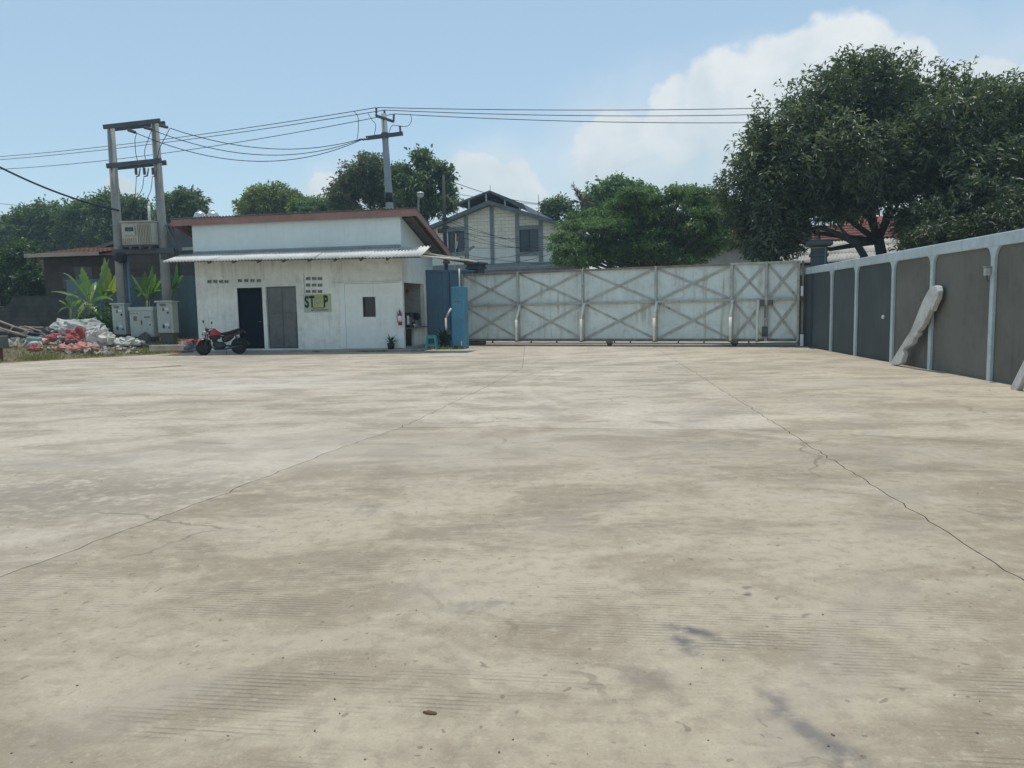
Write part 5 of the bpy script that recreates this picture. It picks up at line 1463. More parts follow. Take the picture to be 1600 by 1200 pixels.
# stainless water tanks above the roof
stl = M('stainless', (.55, .57, .58), .3, .08, 2, .03, metal=.9)
stand_m = M('stand_dark', (.08, .08, .085), .8)
for px, lab in ((313, 'left'), (333, 'right')):
    p = AT(px, 345, 36.5); o = thing('water_tank', f'stainless steel water tank with domed top peeking over the roof, {lab} of the pair', 'water tank', (p.x, p.y, 0), 0, 'pair of steel water tanks')
    r_ = 9.2 / F * 36.5; zt4 = AT(px, 331, 36.5).z
    MB().lathe([(r_, zt4 - 1.5), (r_, zt4 - .22), (r_ * .93, zt4 - .12), (r_ * .7, zt4 - .03), (r_ * .3, zt4 + .02), (0, zt4 + .03)], 20).build('tank', stl, o)
    MB().lathe([(.0, zt4 + .028), (.10, zt4 + .03), (.10, zt4 + .07), (0, zt4 + .08)], 12).build('lid', stl, o)
    for q in range(4):
        a = q * math.pi / 2 + .7; MB().beam((r_ * .8 * math.cos(a), r_ * .8 * math.sin(a), -.05), (r_ * .8 * math.cos(a), r_ * .8 * math.sin(a), zt4 - 1.5), .07, .07).build('stand_leg', stand_m, o)
# houses further left: a sliver of tile roof and a pale sheet roof
o = thing('far_left_house', 'small house with red tile roof half hidden by the bush at the left edge', 'house', (AT(-25, 480, 44).x, 44, 0), 0)
zr0 = AT(0, 416, 44).z; zr1 = AT(0, 408, 46.0).z
MB().box((-2.2, .2, 0), (1.8, 5, zr0)).build('wall', M('house_dim_wall', (.06, .06, .06)), o)
MB().prism([(-.4, zr0 - .1), (2.0, zr1 + .15), (5.2, zr0 - .1)], -2.4, 2.0, 'yz').build('roof_body', tile_m, o)
tile_roof(o, -2.4, 2.0, -.45, zr0 - .08, 2.0, zr1 + .2)
o = thing('lean_to', 'pale sheet lean-to roof on posts below the bush at the left edge', 'shed', (AT(-10, 480, 37).x, 37, .45), 0)
zl = AT(5, 433, 37).z - .45
corrugated(-1.6, .85, -.6, zl - .12, 1.6, zl + .1, .15, .02, .006).build('roof_sheet', M('awning_sheet', (.58, .575, .54)), o)
for x in (-1.4, .6): MB().beam((x, -.4, -.2), (x, -.4, zl - .08), .08, .08).build('post', stand_m, o)
MB().box((-1.5, 1.2, -.2), (.7, 1.3, zl)).build('back_wall', M('house_dim_wall', (.06, .06, .06)), o)

# ---- banana plants
ban_m = leaf_mat('banana_leaf', (.07, .14, .03), (.16, .26, .06), (.32, .34, .09), .4, .35)
ban_s = M('banana_stem', (.20, .21, .10), .6, .25, 3, .15, streak=.6, scol=(.10, .08, .04))
def banana(label, base, leaves, stem_h, r=.10):
    o = thing('banana_plant', label, 'banana plant', base, 0, 'banana plants by the cabinets')
    b = Vector(base)
    MB().tube([(0, 0, -.1), (0, 0, stem_h * .5), (.02, 0, stem_h)], [r, r * .85, r * .6], 10).build('stem', ban_s, o)
    for (tip, arch, wd) in leaves:
        tp_ = Vector(tip) - b; st_ = Vector((.02, 0, stem_h - .05)); n = 18
        mb = MB(); vs = []; tin = []
        md = st_.lerp(tp_, .5) + Vector((0, 0, arch))
        prev = None; mid_pts = []
        for i in range(n + 1):
            s = i / n; p = st_ * (1 - s) ** 2 + md * 2 * s * (1 - s) + tp_ * s * s; mid_pts.append(p)
        for i, p in enumerate(mid_pts):
            d_ = (mid_pts[min(i + 1, n)] - mid_pts[max(i - 1, 0)]).normalized(); sd_ = d_.cross(Vector((0, 0, 1)))
            if sd_.length < .1: sd_ = Vector((1, 0, 0))
            sd_.normalize(); nn_ = sd_.cross(d_)
            s = i / n; w_ = wd * (max(0, math.sin(math.pi * min(1, (s - .12) / .88) ** .8)) if s > .12 else 0) + .012
            jag_ = 1 + random.uniform(-.45, .15)
            vs += [p + sd_ * w_ * jag_ - nn_ * w_ * .35, p + nn_ * .015, p - sd_ * w_ * (1 + random.uniform(-.45, .15)) - nn_ * w_ * .35]
        fs = []
        for i in range(n): fs += [(i * 3, i * 3 + 1, i * 3 + 4, i * 3 + 3), (i * 3 + 1, i * 3 + 2, i * 3 + 5, i * 3 + 4)]
        ob = mb.add(vs, fs, True).build('leaf', ban_m, o)
        at = ob.data.attributes.new('tint', 'FLOAT', 'POINT'); tv = random.uniform(.1, .9) if random.random() > .15 else .96
        at.data.foreach_set('value', [tv] * len(ob.data.vertices))
        MB().tube(mid_pts[::3] if len(mid_pts[::3]) > 2 else mid_pts, [.024, .021, .018, .014, .010, .007, .004][:len(mid_pts[::3])], 6).build('midrib', M('banana_midrib', (.30, .36, .16), .5, .1, 4, .05), ob)
    return o
def bp_(px, py, Y): return AT(px, py, Y)
Yb = 30.4
bz0 = lambda px, Y: Vector((AT(px, 500, Y).x, Y, bank(AT(px, 500, Y).x, Y)))
banana('tall banana plant with arching leaves left of the cabinets', bz0(141, 29.6), [((bp_(80, 456, 29.4)), .35, .16), (bp_(99, 427, 29.3), .55, .15), (bp_(128, 417, 29.9), .25, .2), (bp_(170, 405, 30.3), .1, .22), (bp_(178, 470, 29.0), .5, .2), (bp_(120, 500, 29.0), .6, .18), (bp_(160, 500, 28.9), .45, .17), (bp_(150, 440, 30.5), .3, .2)], 1.35, .11)
banana('leafy banana plant just left of the left concrete pole', bz0(168, 30.4), [(bp_(150, 445, 30.0), .3, .2), (bp_(163, 402, 30.6), .05, .2), (bp_(183, 425, 30.2), .1, .22), (bp_(135, 480, 29.8), .5, .2), (bp_(180, 490, 29.9), .35, .2), (bp_(170, 455, 29.7), .45, .22)], 1.5, .12)
banana('small banana plant leaning over the dark wall, with bare pale stem', bz0(112, 30.6), [(bp_(92, 470, 30.4), .2, .13), (bp_(105, 462, 30.6), .3, .14), (bp_(128, 468, 30.3), .3, .14), (bp_(90, 490, 30.2), .4, .12), (bp_(118, 448, 30.8), .1, .12)], 1.15, .08)
banana('banana plant fanning out between the two concrete poles', bz0(231, 29.9), [(bp_(205, 430, 29.7), .25, .18), (bp_(226, 424, 30.1), .02, .2), (bp_(243, 428, 29.8), .2, .18), (bp_(258, 432, 29.9), .3, .17), (bp_(204, 447, 29.5), .3, .17), (bp_(215, 465, 29.3), .5, .17), (bp_(256, 455, 29.5), .4, .18), (bp_(238, 415, 30.3), .05, .16)], 1.45, .13)
banana('bright banana leaf cluster behind the right concrete pole', bz0(270, 29.75), [(bp_(276, 412, 29.75), .05, .2), (bp_(286, 430, 29.8), .25, .16), (bp_(258, 470, 29.6), .3, .18), (bp_(280, 450, 29.7), .25, .15)], 1.8, .10)

# ---- trash heap on the verge
def zb_at(p): return Vector((p.x, p.y, bank(p.x, p.y)))
def ground_px(px, py):
    p = G(px, py, .2)
    for _ in range(6): p = G(px, py, bank(p.x, p.y))
    return p
def sack(name, label, cat, px, py, Y, rx, ry, rz, mat, seed, rot=0, amp=.25, lift=0, fold=3):
    p = AT(px, py, Y); z = bank(p.x, p.y) - .02 + lift
    o = lump(rx, ry, rz, seed, amp, fold).build(name, mat, None); o.location = (p.x, p.y, z); o.rotation_euler[2] = rot
    return tag(o, label, cat)
tarp = M('tarp_grey', (.42, .44, .40), .7, .15, 2, .3, spots=.25, pcol=(.2, .2, .18)); redp = M('plastic_red', (.34, .075, .07), .6, .35, 3, .25, spots=.3, pcol=(.2, .05, .05))
redd = M('plastic_red_faded', (.46, .19, .16), .6, .2, 3, .25, spots=.25, pcol=(.25, .06, .06)); blk2 = M('plastic_black', (.025, .028, .032), .5, .2, 3, .2); tealm = M('plastic_teal', (.24, .40, .36), .55, .12, 3, .1)
sack('tarpaulin', 'pale grey tarpaulin draped over the top of the rubbish heap', 'tarpaulin', 122, 520, 28.2, 1.05, .55, .52, tarp, 3, .1, .22, .10)
sack('black_sheet', 'black plastic sheet trailing left from under the tarpaulin', 'plastic sheet', 76, 525, 27.9, .95, .40, .30, blk2, 4, .25, .25, .08)
sack('red_sack', 'flat red plastic sack in the middle of the rubbish heap', 'sack', 92, 532, 27.0, .46, .28, .20, redp, 5, .2, .3, .08)
sack('red_sack', 'crumpled dark red sack to the right in the rubbish heap under the tarpaulin', 'sack', 122, 530, 27.1, .42, .3, .36, redp, 6, 1.0, .35, .02)
sack('red_sack', 'faded red sheet lying lowest at the front of the rubbish heap', 'sack', 118, 541, 26.1, .62, .30, .20, redd, 7, .3, .25)
sack('red_sack', 'small red scrap at the left foot of the rubbish heap', 'sack', 54, 545, 25.5, .17, .14, .14, redp, 8, 0, .3)
sack('white_sack', 'torn whitish sack at the right end of the rubbish heap', 'sack', 156, 530, 27.3, .42, .35, .42, M('sack_white', (.55, .53, .48), .8, .15, 3, .3), 9, .4, .35)
sack('pale_bundle', 'pale crumpled bundle lying in front of the wide cabinet', 'bundle', 196, 535, 27.6, .50, .3, .20, M('sack_white', (.55, .53, .48)), 10, .1, .4)
sack('grey_stone', 'dark grey boulder standing against the wide cabinet', 'stone', 226, 527, 28.35, .20, .14, .26, M('stone_dark', (.11, .105, .095), .95, .2, 4, .6), 11, 0, .15, .06)
sack('orange_bag', 'orange plastic bag on the verge left of the motorcycle', 'bag', 280, 543, 27.2, .20, .16, .22, M('plastic_orange', (.62, .14, .07), .5, .15, 3, .2), 12, 0, .3)
sack('rag_pile', 'dark and grey rag pile between the orange bag and the motorcycle', 'rags', 294, 540, 27.5, .38, .25, .24, M('rags_grey', (.20, .19, .21), .9, .5, 5, .4, spots=.8, pcol=(.03, .03, .05)), 13, 0, .4)
sack('red_cloth', 'red cloth on top of the rag pile beside the motorcycle', 'cloth', 297, 533, 27.7, .26, .15, .10, redp, 14, .1, .3, .30)
p = ground_px(55, 541); o = MB().box((-.2, -.14, 0), (.2, .14, .20)).box((-.205, -.145, .17), (.205, .145, .20)).build('plastic_crate', tealm, None, bevel=.02)
p = AT(54, 541, 26.4); o.location = (p.x, p.y, bank(p.x, p.y) + .02); o.rotation_euler = (.15, .1, .2); tag(o, 'pale teal plastic box tipped at the left of the rubbish heap', 'box')
p = AT(4, 553, 25.5); o = lump(.22, .16, .24, 31, .12).build('pale_stone', M('stone_pale', (.45, .40, .32), .9, .15, 3, .4), None); o.location = (p.x + .1, p.y, bank(p.x, p.y) - .02); tag(o, 'pale stone beside the rusty post at the left edge', 'stone')
# scraps: torn bags, rags and wrappers nobody could count
scr = {}
rr = random.Random(77)
for i in range(46):
    px = rr.gauss(105, 36); Y = rr.uniform(25.9, 28.0); p = AT(px, 540, Y); s = rr.uniform(.06, .2)
    lm_ = lump(s, s * rr.uniform(.5, .9), s * rr.uniform(.3, .7), 100 + i, .45, 4, 14, 9); ca, sa_ = math.cos(i), math.sin(i); z = bank(p.x, p.y) + rr.uniform(0, .32) * max(0, 1 - abs(px - 110) / 55)
    key = rr.choice(['white', 'white', 'dark', 'brown', 'red', 'grey'])
    scr.setdefault(key, MB()).add([(p.x + v[0] * ca - v[1] * sa_, p.y + v[0] * sa_ + v[1] * ca, z + v[2]) for v in lm_.v], lm_.f)
for key, col_ in (('white', (.58, .56, .52)), ('dark', (.035, .035, .04)), ('brown', (.2, .14, .1)), ('red', (.3, .07, .07)), ('grey', (.3, .31, .3))):
    if key in scr: tag(scr[key].build('scraps', M('scrap_' + key, col_, .75, .25, 6, .3)), key + ' torn scraps scattered through the rubbish heap', 'scraps', kind='stuff')
# rubble scattered between the sacks
mb = MB(); rr = random.Random(8)
for i in range(260):
    px = rr.uniform(20, 290); Y = rr.uniform(25.6, 28.4); p = AT(px, 540, Y)
    if (Vector((p.x, p.y, 0)) - Vector((VE0.x, VE0.y, 0))).dot(vn) < .7: continue
    s = rr.uniform(.025, .10) * (1.5 if px < 170 else 1); z = bank(p.x, p.y); Mx = Matrix.Translation((p.x, p.y, z + s * .3)) @ Matrix.Rotation(rr.uniform(0, 6), 4, Vector((rr.uniform(-1, 1), rr.uniform(-1, 1), rr.uniform(-1, 1))).normalized())
    mb.box((-s, -s * .6, -s * .5), (s, s * .6, s * .5), Mx)
tag(mb.build('rubble', M('rubble_mix', (.36, .33, .29), .9, .45, 6, .5, spots=.5, pcol=(.12, .08, .07))), 'broken bricks and scraps scattered through the rubbish heap', 'rubble', kind='stuff')
# bamboo poles / timber lattice lying behind the heap
bam = M('bamboo_weathered', (.30, .235, .175), .75, .25, 5, .25)
polesL = [((-14, 497), (58, 523), 27.6), ((-12, 508), (42, 528), 27.3), ((0, 513), (60, 530), 27.0), ((18, 510), (62, 519), 28.2), ((30, 511), (80, 512), 28.4), ((38, 510), (72, 520), 28.0), ((56, 522), (79, 513), 27.8), ((-10, 515), (30, 520), 27.1)]
for i, (a, b, Y) in enumerate(polesL):
    q0 = AT(*a, Y - .1); q1 = AT(*b, Y + .2)
    q0.z = max(q0.z, bank(q0.x, q0.y) + .04); q1.z = max(q1.z, bank(q1.x, q1.y) + .04)
    d_ = q1 - q0; o = MB().tube([(0, 0, 0), d_ * .5 + Vector((0, 0, -.01)), d_], [.04, .036, .03], 7).build('bamboo_pole', bam, None, loc=q0)
    tag(o, ['topmost long pole sloping down right', 'second long pole sloping down right', 'lowest long pole sloping into the heap', 'short rear pole lying nearly flat', 'thin level pole at the back', 'short pole sloping behind the tarpaulin', 'short pole tilted up to the right', 'short pole at the frame edge'][i] + ' in the weathered bamboo stack', 'bamboo pole', 'stacked bamboo poles')
for i, (a, b, Y) in enumerate((((13, 520), (20, 510), 27.2), ((33, 524), (41, 516), 27.2), ((37, 525), (44, 519), 27.0))):
    q0 = AT(*a, Y - .1); q1 = AT(*b, Y - .1); q0.z = max(q0.z, bank(q0.x, q0.y) + .03)
    o = MB().beam((0, 0, 0), q1 - q0, .05, .03).build('batten', M('batten_pale', (.5, .42, .32), .8), None, loc=q0)
    tag(o, ['leftmost', 'middle', 'rightmost'][i] + ' of the short pale battens tied across the bamboo stack', 'batten', 'battens across the bamboo stack')
# rusty post of a machine frame at the picture's left edge
p = G(1, 566); o = thing('rusty_frame', 'rust red steel leg with grey block on top at the left edge', 'frame', (p.x - .12, p.y + .1, bank(p.x, p.y) - .02), 0)
MB().box((-.10, -.08, 0), (.10, .08, .42)).build('leg', M('rust_red_paint', (.15, .045, .035), .8, .25, 4, .3), o, bevel=.01)
MB().box((-1.2, -.3, .42), (.16, .3, .80)).build('block', M('block_grey', (.13, .14, .13), .9, .2, 3, .4), o, bevel=.02)
MB().box((-1.1, -.08, 0), (-.92, .08, .42)).build('leg', M('rust_red_paint', (.15, .045, .035)), o, bevel=.01)
# kerb stub on the verge
kp0 = ground_px(236, 546); kp1 = ground_px(284, 545)
o = MB().beam((0, 0, 0), Vector(kp1 - kp0), .22, .16).build('kerb_stone', M('kerb_cement', (.33, .30, .23), .9, .2, 3, .4), None, bevel=.02, loc=kp0 + Vector((0, 0, .03))); tag(o, 'mossy concrete kerb on the verge in front of the blue-grey fence', 'kerb')

# ================================================================== BEYOND THE GATE
YQ = 44.0
qh = Frame(AT(676, 470, YQ + .5), AT(886, 470, YQ - 1.5))
th_ = thing('gable_house', 'two-storey block house with grey concrete frame and dark gable roof behind the gate', 'house', qh.o, qh.th)
mt, nt = new_mat('bare_blocks'); t = NT(nt)
oc = t.node('ShaderNodeTexCoord').outputs['Object']
bk = t.node('ShaderNodeTexBrick'); bk.inputs['Scale'].default_value = 1.0; bk.inputs['Brick Width'].default_value = .4; bk.inputs['Row Height'].default_value = .2; bk.inputs['Mortar Size'].default_value = .008; bk.inputs['Bias'].default_value = 0
bk.inputs['Color1'].default_value = (.84, .77, .62, 1); bk.inputs['Color2'].default_value = (.76, .70, .57, 1); bk.inputs['Mortar'].default_value = (.36, .33, .27, 1)
t.l.new(t.map(oc, (1, 1, 1), (R(-90), 0, 0)), bk.inputs['Vector'])
zsep = t.node('ShaderNodeSeparateXYZ'); t.l.new(oc, zsep.inputs[0])
c = t.mix(t.math('MULTIPLY', t.ramp(zsep.outputs['Z'], 5.4, 4.4), .65), bk.outputs['Color'], (.70, .74, .71))
c = t.mix(t.math('MULTIPLY', t.ramp(t.noise(oc, 1.0, 5), .5, .7), .3), c, (.38, .37, .33))
t.bsdf(c, .9, 0, .2, t.math('ADD', t.noise(oc, 20, 4), t.math('MULTIPLY', bk.outputs['Fac'], -1.2)), .5, .015)
blockm = mt
colm = M('concrete_frame_grey', (.22, .245, .255), .85, .15, 2, .3, streak=.3, scol=(.10, .105, .105))
q_x = lambda px: qh.X(px, 0, 370); q_z = lambda px, py: qh.Z(px, py)
apx, apz = q_x(768), q_z(768, 318)
e0z, e1z = q_z(680, 357), q_z(884, 353)
def gz(x): return apz + (e0z - apz) * (apx - x) / apx if x < apx else apz + (e1z - apz) * (x - apx) / (qh.w - apx)
win = [(q_x(700), q_x(726), q_z(715, 394), q_z(715, 361)), (q_x(811.5), q_x(841.5), q_z(826, 393.5), q_z(826, 358.5))]
cols = [q_x(p) for p in (695, 729, 769, 808.5, 845)]
edges = [0] + cols + [qh.w]
for i in range(len(edges) - 1):
    a, b = edges[i] + (.02), edges[i + 1] - .02
    hs_ = [w_ for w_ in win if w_[0] < (a + b) / 2 < w_[1]]
    if hs_:
        w_ = hs_[0]; mb = MB()
        holed_wall(mb, a, b, 0, min(gz(a), gz(b)) - .12, 0, .15, [w_]); z0 = min(gz(a), gz(b)) - .12
        mb.prism([(a, z0), (b, z0), (b, gz(b) - .1), (a, gz(a) - .1)], 0, .15)
        mb.build('block_wall', blockm, th_)
    else:
        MB().prism([(a, 0), (b, 0), (b, gz(b) - .1), (a, gz(a) - .1)], 0, .15).build('block_wall', blockm, th_)
for x in cols: MB().box((x - .11, -.05, 0), (x + .11, -.002, gz(x) - .16)).build('column', colm, th_)
for w_ in win:
    MB().box((w_[0] - .2, -.045, w_[3]), (w_[1] + .2, -.003, w_[3] + .22)).build('lintel', colm, th_)
    MB().box((w_[0] - .2, -.06, w_[2] - .2), (w_[1] + .2, -.003, w_[2])).build('sill', colm, th_)
    MB().box((w_[0], .10, w_[2]), (w_[1], .115, w_[3])).build('pane', M('blue_dark_glass', (.035, .05, .065), .12, .1, 2, .02, spec=.5), th_)
    xm_ = (w_[0] + w_[1]) / 2
    for (x0, x1) in ((w_[0], w_[0] + .05), (xm_ - .03, xm_ + .03), (w_[1] - .05, w_[1])): MB().box((x0, .05, w_[2]), (x1, .099, w_[3])).build('window_frame', M('frame_dark', (.04, .045, .05), .6), th_)
MB().box((0, -.06, q_z(780, 415) - .15), (qh.w, -.003, q_z(780, 415) + .12)).build('floor_beam', colm, th_)
MB().box((0, .15, 0), (.15, 8, e0z - .1)).build('side_wall', blockm, th_); MB().box((qh.w - .15, .15, 0), (qh.w, 8, e1z - .1)).build('side_wall', blockm, th_)
rdk = M('roof_dark_grey', (.13, .15, .165), .75, .2, 2, .2)
ov = .35
zl_, zr_ = gz(0) - (gz(.5) - gz(0)) * ov / .5, gz(qh.w) - (gz(qh.w - .5) - gz(qh.w)) * ov / .5
MB().prism([(-ov, zl_ - .12), (-ov, zl_ + .10), (apx, apz + .12), (apx, apz - .10)], -.45, 8.2).build('roof_slope', rdk, th_)
MB().prism([(apx, apz - .10), (apx, apz + .12), (qh.w + ov, zr_ + .10), (qh.w + ov, zr_ - .12)], -.45, 8.2).build('roof_slope', rdk, th_)
# raised ridge roof on short posts
ra0, ra1 = q_x(716), q_x(820); rtop = q_z(765, 301) ; rl = q_z(716, 320); rr_ = q_z(820, 322)
MB().prism([(ra0, rl - .02), (ra0, rl + .09), (apx, rtop + .10), (apx, rtop)], -.2, 7.5).build('ridge_roof', rdk, th_)
MB().prism([(apx, rtop), (apx, rtop + .10), (ra1, rr_ + .09), (ra1 + .25, rr_ - .35)], -.2, 7.5).build('ridge_roof', rdk, th_)
for px in (735, 762, 791, 814):
    x = q_x(px); zt5 = rtop + (rl - rtop) * (apx - x) / (apx - ra0) if x < apx else rtop + (rr_ - rtop) * (x - apx) / (ra1 - apx)
    MB().box((x - .04, -.15, gz(x)), (x + .04, -.07, zt5 + .02)).build('ridge_post', M('post_pale', (.4, .42, .42), .7), th_)
for px, py in ((766, 288), (841, 303)):
    x = q_x(px); MB().tube([(x, .2, gz(x)), (x, .2, q_z(px, py))], .014, 5).build('antenna_rod', dark, th_)
# front boundary wall of that house seen over the gate
bw0 = AT(733, 500, 37.5); bw1 = AT(905, 500, 35.0); bwf = Frame(bw0, bw1)
o = thing('street_wall', 'grey-blue rendered wall with coping seen over the left part of the gate', 'wall', bwf.o, bwf.th)
hbw = bwf.Z(800, 417)
MB().box((0, 0, -.03), (bwf.w, .2, hbw - .14)).build('wall_face', M('render_bluegrey', (.22, .26, .28), .85, .15, 1.5, .25, streak=.4, scol=(.1, .11, .11)), o)
MB().box((-.05, -.07, hbw - .138), (bwf.w + .05, .27, hbw)).build('coping', colm, o, bevel=.01)
# leaning sheet and flag pole by the side awning
q = AT(697, 390, 36); o = thing('dark_street_pole', 'thin dark street pole with clamps in front of the gable house', 'pole', (q.x, 36, 0), 0)
zt6 = AT(697, 273, 36).z
MB().tube([(0, 0, -.1), (-.02, 0, zt6 * .5), (-.03, 0, zt6)], [.10, .085, .07], 10).build('shaft', M('pole_black', (.03, .033, .036), .7), o)
for py in (355, 342, 392, 410):
    z = AT(697, py, 36).z; MB().lathe([(.10, -.08), (.17, -.04), (.17, .04), (.10, .08)], 10, (0, 0, z)).build('clamp', dark, o)
MB().box((-.35, -.1, AT(697, 360, 36).z - .12), (.05, .1, AT(697, 357, 36).z)).build('terminal_box', dark, o)
q = AT(659, 330, 37); o = thing('street_lamp', 'round-headed street lamp standing in front of the leafy tree', 'street lamp', (q.x - .15, 37, 0), 0)
zl2 = AT(659, 304, 37).z
MB().tube([(0, 0, -.1), (0, 0, zl2 - .4), (.04, -.05, zl2 - .15)], [.07, .05, .04], 8).build('post', M('conduit_grey', (.25, .27, .27)), o)
MB().lathe([(0, -.17), (.10, -.15), (.17, -.05), (.18, .02), (.13, .10), (0, .13)], 16, (.12, -.1, zl2)).build('lamp_head', M('lamp_grey_glass', (.50, .54, .55), .3, .05, 3, .02), o)
MB().lathe([(.185, -.01), (.20, 0), (.185, .03)], 16, (.12, -.1, zl2)).build('lamp_rim', dark, o)
q = AT(714, 400, 35); o = thing('flag', 'small red and white flag on a stick above the side awning', 'flag', (q.x, 35, AT(714, 430, 35).z), 0)
MB().tube([(-.14, 0, 0), (-.02, 0, 1.85)], .012, 6).build('stick', M('batten_pale', (.5, .42, .32)), o)
fl = MB(); vs = []
for j in range(9):
    z = 1.75 - j * .06
    for i in range(5): vs.append((-.02 - j * .006 + i * .032 * (1 - .05 * j), .03 * math.sin(i * 1.5 + j * .7), z - i * .03 * j * .12))
fl.add(vs, [(j * 5 + i, j * 5 + i + 1, (j + 1) * 5 + i + 1, (j + 1) * 5 + i) for j in range(8) for i in range(4)], True)
mt, nt = new_mat('flag_cloth'); t = NT(nt); oc = t.node('ShaderNodeTexCoord').outputs['Object']; s_ = t.node('ShaderNodeSeparateXYZ'); t.l.new(oc, s_.inputs[0])
t.bsdf(t.mix(t.ramp(s_.outputs['Z'], 1.50, 1.52), (.5, .48, .47), (.28, .08, .09)), .8); fl.build('cloth', mt, o)
a = AT(717, 399, 34.5); b = AT(741, 385, 34.7)
o = MB().beam((0, 0, 0), b - a, .06, .12).build('sloping_beam', colm, None, loc=a); tag(o, 'short dark beam sticking up at a slant beyond the side awning', 'beam')
# tangle of service wires in front of the gable house
wt = 'service wires in front of the gable house'
pw_ = lambda px, py, Y=36: AT(px, py, Y)
lst = [((697, 340), (905, 398), .25), ((697, 345), (930, 375), .5), ((697, 352), (900, 390), .45), ((697, 357), (880, 365), .35), ((697, 362), (910, 372), .6), ((697, 385), (905, 372), .25), ((697, 392), (900, 412), .2), ((720, 405), (895, 370), .35), ((740, 412), (890, 385), .3)]
for i, (a, b, s) in enumerate(lst):
    wire(['highest', 'second highest', 'third from the top', 'fourth from the top', 'fifth from the top', 'third from the bottom', 'lowest on the left', 'steeply rising', 'shortest rising'][i] + ' of the thin dark service wires across the gable house front', pw_(*a), pw_(*b, 39), s, .010, group=wt)
wire('service wire climbing from the dark street pole over the house ridge to the right', pw_(699, 281), AT(880, 320, 46), .3, .016)
wire('faint service wire passing level over the gable house roof', pw_(697, 300), AT(960, 322, 46), .25, .012)

# houses with red and grey roofs at the right
YR = 36.0
rf = Frame(AT(1215, 470, YR), AT(1420, 470, YR - 2.5))
o = thing('grey_roof_house', 'low house with grey corrugated roof and red ridge tiles under the big tree', 'house', rf.o, rf.th)
zlo = rf.Z(1290, 418); 
rz0 = rf.Z(1300, 411); dl = 3.0
zmid = rf.Z(1300, 377, dl); ztop = rf.Z(1300, 352, dl + 1.8)
asb = M('asbestos_grey', (.36, .34, .30), .85, .25, 1.2, .3, streak=.4, scol=(.2, .18, .15), spots=.3, pcol=(.46, .43, .37))
n = 7
for i in range(n):
    a = rf.w * i / n; b = rf.w * (i + 1) / n
    for k_ in range(3):
        s0, s1 = k_ / 3, (k_ + 1.06) / 3
        corrugated(a - .03, b + .03, -.3 + (dl + .3) * s0, rz0 + (zmid - rz0) * s0 + .012 * (3 - k_) + .006 * (i % 2), -.3 + (dl + .3) * s1, rz0 + (zmid - rz0) * s1 + .012 * (3 - k_) + .006 * (i % 2), .15, .022, .006).build('roof_sheet', asb, o)
MB().box((.1, .1, -.03), (rf.w - .1, dl + 3, rz0 - .05)).build('wall', M('house_plaster', (.40, .39, .35), .9, .15, 1.5, .3), o)
MB().prism([(-.25, rz0 - .06), (dl, zmid - .05), (dl + 1.8, ztop - .06), (dl + 6, rz0)], .05, rf.w - .05, 'yz').build('roof_body', M('roof_under', (.08, .07, .065), .9), o)
tile_roof(o, 0, rf.w, dl - .05, zmid + .03, dl + 1.8, ztop)
q = AT(1292, 368, 39.3); o = lump(.62, .45, .20, 44, .12).build('white_tarpaulin', M('tarp_white', (.66, .68, .70), .6, .06, 2, .15), None); o.location = q + Vector((0, 0, -.12)); tag(o, 'white tarpaulin lying over the red ridge tiles under the big tree', 'tarpaulin')
o = thing('red_roof_house', 'far house with bright red tile gable glimpsed between the tree limbs', 'house', (AT(1352, 470, 44).x, 44, 0), R(-10))
zz0 = AT(1352, 365, 44).z; zz1 = AT(1352, 339, 46).z
MB().box((-.3, .2, -.03), (11.5, 6, zz0)).build('wall', M('house_plaster', (.40, .39, .35)), o)
MB().prism([(-.3, zz0 - .1), (2.6, zz1), (6.4, zz0 - .1)], -.5, 12, 'yz').build('roof_body', M('roof_tile_bright', (.42, .12, .075), .8, .2, 3, .3), o)
tile_roof(o, -.5, 12, -.35, zz0 - .06, 2.6, zz1 + .06, mat=M('roof_tile_bright', (.42, .12, .075)))
YS = 42
o = thing('pale_wall_house', 'pale house with red tile roof behind the layered tree', 'house', (AT(1040, 470, YS).x, YS, 0), R(-12))
wS = (1240 - 1040) / F * YS; z0 = AT(1100, 386, YS).z; z1 = AT(1100, 372, YS + 2.5).z
MB().box((0, .2, -.03), (wS, 6, z0)).build('wall', M('house_pale', (.52, .50, .47), .9, .12, 1.2, .25, streak=.4, scol=(.32, .28, .24)), o)
MB().prism([(-.4, z0 - .08), (3, z1 + .3), (6.5, z0 - .08)], -.3, wS + .3, 'yz').build('roof_body', tile_m, o)
tile_roof(o, -.3, wS + .3, -.45, z0 - .02, 3, z1 + .36)

# ================================================================== TREES
bark = M('bark_brown', (.095, .075, .058), .95, .3, 6, .8)
bark_d = M('bark_dark', (.045, .038, .033), .95, .3, 6, .8)
lm_dark = leaf_mat('leaf_dark_olive', (.045, .064, .038), (.118, .145, .082), (.21, .22, .11), .28, .40)
lm_mid = leaf_mat('leaf_mid_green', (.055, .105, .045), (.145, .22, .088), (.23, .29, .12), .36, .5)
lm_yel = leaf_mat('leaf_yellow_green', (.085, .115, .03), (.22, .245, .075), (.32, .30, .10), .35, .5)
lm_far = leaf_mat('leaf_far_green', (.05, .085, .038), (.125, .175, .075), (.19, .22, .10), .33, .55)
lm_mango = leaf_mat('leaf_mango', (.05, .072, .040), (.135, .155, .085), (.27, .16, .09), .3, .45)

